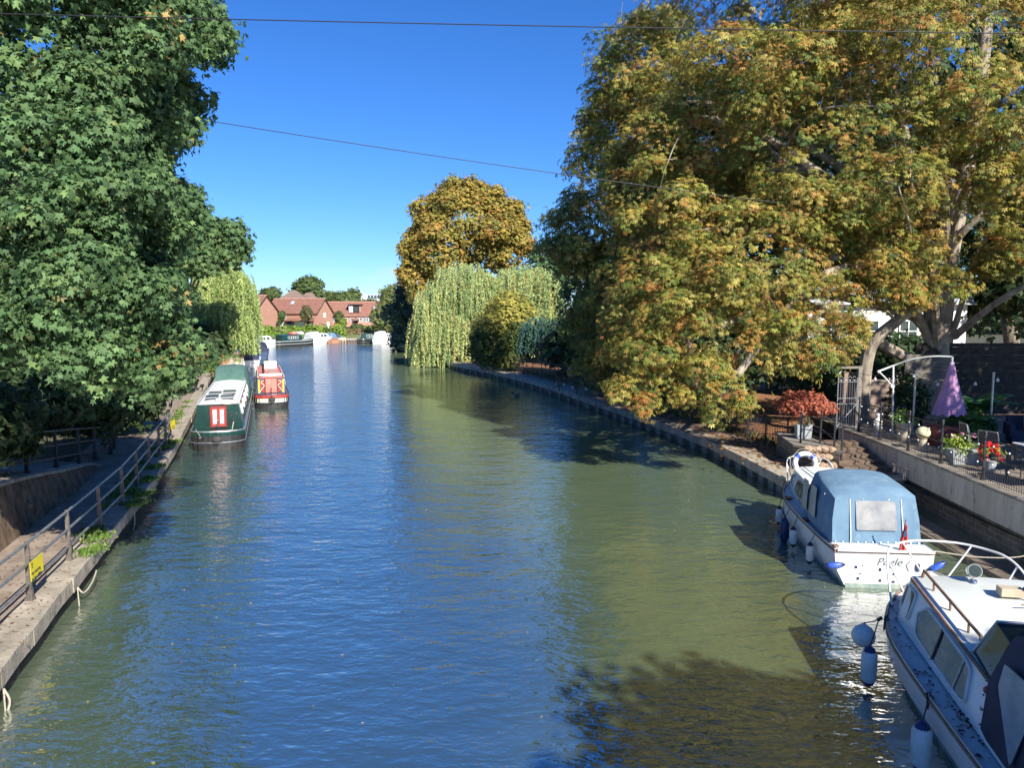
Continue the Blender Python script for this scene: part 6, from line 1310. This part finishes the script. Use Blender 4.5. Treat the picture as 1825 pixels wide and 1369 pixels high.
for i, (px, py, rx, ry, lb) in enumerate(((484, 521, 14, 8, 'low tree behind the left end of the long brick roof'), (473, 528, 8, 14, 'dark tree behind the left willow strands'), (604, 534, 10, 12, 'broad tree left of the poplar like row'), (618, 530, 9, 12, 'rounded tree in the row behind the terrace'), (631, 527, 8, 13, 'tallest tree in the row beside the first slate tower'), (655, 540, 16, 6, 'low trees below the twin towers'), (612, 546, 26, 5, 'scrubby tree tops over the terrace ridge'))):
    tree('far_tree', lb, (aty(px, 560, 262+i).x, 262+i, .8), aty(px, py+ry*.5, 262+i), .3, [pb(px, py, 262+i, rx, ry), pb(px+rx*.4, py+ry*.3, 262+i, rx*.6, ry*.7), pb(px-rx*.4, py+ry*.35, 263+i, rx*.6, ry*.7)], 90, 12, 1.3, .75, FG, 'spray', 510+i, twigs=4, group='trees beyond the far houses')
for i, px in enumerate((579, 584, 589, 594)):
    tree('poplar_tree', ('leftmost', 'second', 'third', 'rightmost')[i]+' of the four slim poplars beyond the long brick roof', (aty(px, 560, 265).x, 265, .8), aty(px, 540, 265), .2, [pb(px, 534-(i % 2), 265, 2.6, 14)], 40, 12, .7, .6, FG, 'spray', 530+i, twigs=2, group='poplars beyond the far houses')
tree('far_tree', 'tall pale green tree at the right of the slate towers', (aty(700, 560, 230).x, 230, .8), aty(700, 540, 230), .4, [pb(702, 525, 230, 18, 18), pb(690, 545, 228, 12, 18), pb(712, 540, 230, 16, 24)], 160, 14, 1.3, .7, FG, 'spray', 540, twigs=6)
tree('garden_tree', 'slim upright tree standing in front of the long brick house', (aty(545, 586, 174).x, 174, .8), aty(545, 575, 174), .14, [pb(545, 553, 174, 8, 9), pb(541, 561, 174, 6, 8), pb(550, 560, 174, 7, 9), pb(545, 566, 174, 6, 7)], 170, 12, .30, .24, [(2, .09, .13, .05), (1, .16, .10, .05)], 'spray', 541, twigs=6)
for i, (px, py, rx, ry, D, pal, lb) in enumerate(((493, 567, 7, 14, 178, FG, 'green shrub against the left end of the long brick house'), (503, 561, 4, 7, 172, FG, 'small rounded tree beside the dark front porch'), (603, 566, 8, 12, 190, FG, 'green shrub between the two brick houses'), (611, 575, 5, 8, 186, [(1, .20, .28, .05)], 'lime green shrub between the two brick houses'), (600, 581, 3, 3, 184, [(1, .55, .48, .05)], 'small yellow shrub by the end of the brick gable'), (636, 582, 12, 4, 176, FG, 'dark low shrub in front of the farther terrace'), (668, 563, 9, 12, 178, [(2, .16, .19, .07), (1, .24, .22, .10)], 'olive tree shrub at the right of the farther terrace'), (680, 572, 12, 14, 168, [(2, .18, .2, .08), (1, .26, .22, .12)], 'mottled shrub beside the river bend'))):
    bush('garden_bush', lb, [pb(px, py, D, rx, ry)], 90, 14, .32, .26, pal, 'spray', 550+i, group='garden shrubs on the far bank')
def hedge(label, px0, px1, y0, y1, D, pal, seed, bumps=9):
    bl = [pb(px0+(px1-px0)*(k+.5)/bumps, (y0+y1)/2+((k*37) % 5-2)*.5, D, (px1-px0)/bumps*.75, (y1-y0)/2, 1.4) for k in range(bumps)]
    return bush('hedge', label, bl, 330, 14, .6, .32, pal, 'spray', seed, cat='hedge', cull=.9)
hedge('clipped bright green hedge running along the far bank in front of the long brick house', 462, 612, 579, 606, 143, [(3, .19, .30, .04), (2, .25, .34, .06), (1, .10, .17, .04)], 571, 14)
hedge('brownish copper tinged hedge in the middle of the far bank', 606, 660, 587, 607, 150, [(3, .24, .20, .08), (2, .30, .20, .12), (1, .18, .2, .06)], 572)
hedge('yellow green rounded hedge at the right of the far bank', 652, 696, 582, 604, 152, [(3, .24, .29, .06), (2, .30, .30, .08)], 573)
mb = MB(); mb.prism([(-55, 141, .5), (-10, 141, .5), (-10, 200, .5), (-55, 200, .5)], (0, 0, .32)); tag(mb.build('far_lawn', mat('far_lawn', (.10, .15, .04), (.16, .2, .06), .4, 1)), kind='structure')
# boats on the far reach
small_boat('biggest white cruiser moored in front of the green hedge', (-39.8, 112.6, 0), R(-42), 4.6, 1.35, .85, 'white_gel', 'galv', ch=.9)
small_boat('white cruiser moored between the long green narrowboat and the blue covered boat', (-34.9, 127, 0), R(-38), 5.4, 1.2, .8, 'white_gel', 'white_paint', ch=.9)
small_boat('small boat under a blue cover at the left of the mooring stage', (-33.3, 134, 0), R(-28), 4.2, 1.1, .6, 'planter_navy', 'blue_canvas', ch=.75)
small_boat('small orange hulled dinghy beside the mooring stage', (-31.3, 128.3, 0), R(-30), 2.5, .7, .5, 'terracotta', 'terracotta', hullm='terracotta', ch=.3, cov=False)
small_boat('white cruiser tucked under the dark tree at the river bend', (-22.6, 125, 0), R(-30), 3.8, 1.2, .8, 'white_gel', 'white_paint', ch=1.0)
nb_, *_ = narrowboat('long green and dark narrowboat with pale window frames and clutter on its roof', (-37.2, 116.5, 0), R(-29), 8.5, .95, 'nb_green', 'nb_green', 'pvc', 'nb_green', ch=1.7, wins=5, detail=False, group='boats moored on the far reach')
nb_, *_ = narrowboat('dark green narrowboat moored right of the mooring stage', (-26.0, 126.5, 0), R(-36), 5.8, .95, 'tarp_green', 'nb_black', 'galv', 'tarp_green', ch=1.6, wins=3, detail=False, group='boats moored on the far reach')
mb = MB(); mb.box((-38.7, 121.8, 1.35), (2.2, .2, .9)); 
for i, (x, y, z, m, lb, s) in enumerate(((-35.2, 120.2, 1.95, 'nb_pink', 'pinkish bundle on the roof of the long green narrowboat', (1.3, .8, .35)), (-34.5, 121.6, 1.95, 'white_paint', 'white tarpaulin heap on the roof of the long green narrowboat', (1.2, .8, .4)), (-37.9, 116.5, .75, 'nb_pink', 'pink covered dinghy at the left of the long green narrowboat', (1.0, 1.6, .75)))):
    bm = bmesh.new(); bmesh.ops.create_icosphere(bm, subdivisions=3, radius=.5); rq = random.Random(i)
    for v_ in bm.verts: v_.co = Vector((v_.co.x*s[0]*1.2, v_.co.y*s[1]*1.2, v_.co.z*s[2]*1.5*(1+.2*math.sin(v_.co.x*9))))
    me = bpy.data.meshes.new('covered_bundle'); bm.to_mesh(me); bm.free(); me.materials.append(M[m]); o = bpy.data.objects.new('covered_bundle', me); o.location = (x, y, z); link(o); tag(o, lb, 'bundle')
# distant hills of trees closing the horizon
def woods(label, x0, x1, y, h, n, seed):
    rng = np.random.default_rng(seed); bl = [(x0+(x1-x0)*rng.random(), y+rng.uniform(-15, 15), h*.3, 9, 6, h*rng.uniform(.5, .8)) for _ in range(n)]
    crown('distant_trees', bl, n*14, 10, 2.6, 1.7, [(1, .06, .09, .04), (1, .08, .11, .05)], 'spray', None, seed, cull=.95); return tag(LAST, label, 'woodland', kind='stuff')
woods('distant line of trees behind the far houses', -190, -20, 320, 9, 34, 601)
woods('distant line of trees beyond the right bank', 10, 200, 170, 11, 34, 602)
woods('distant line of trees beyond the left bank', -190, -80, 190, 10, 26, 603)
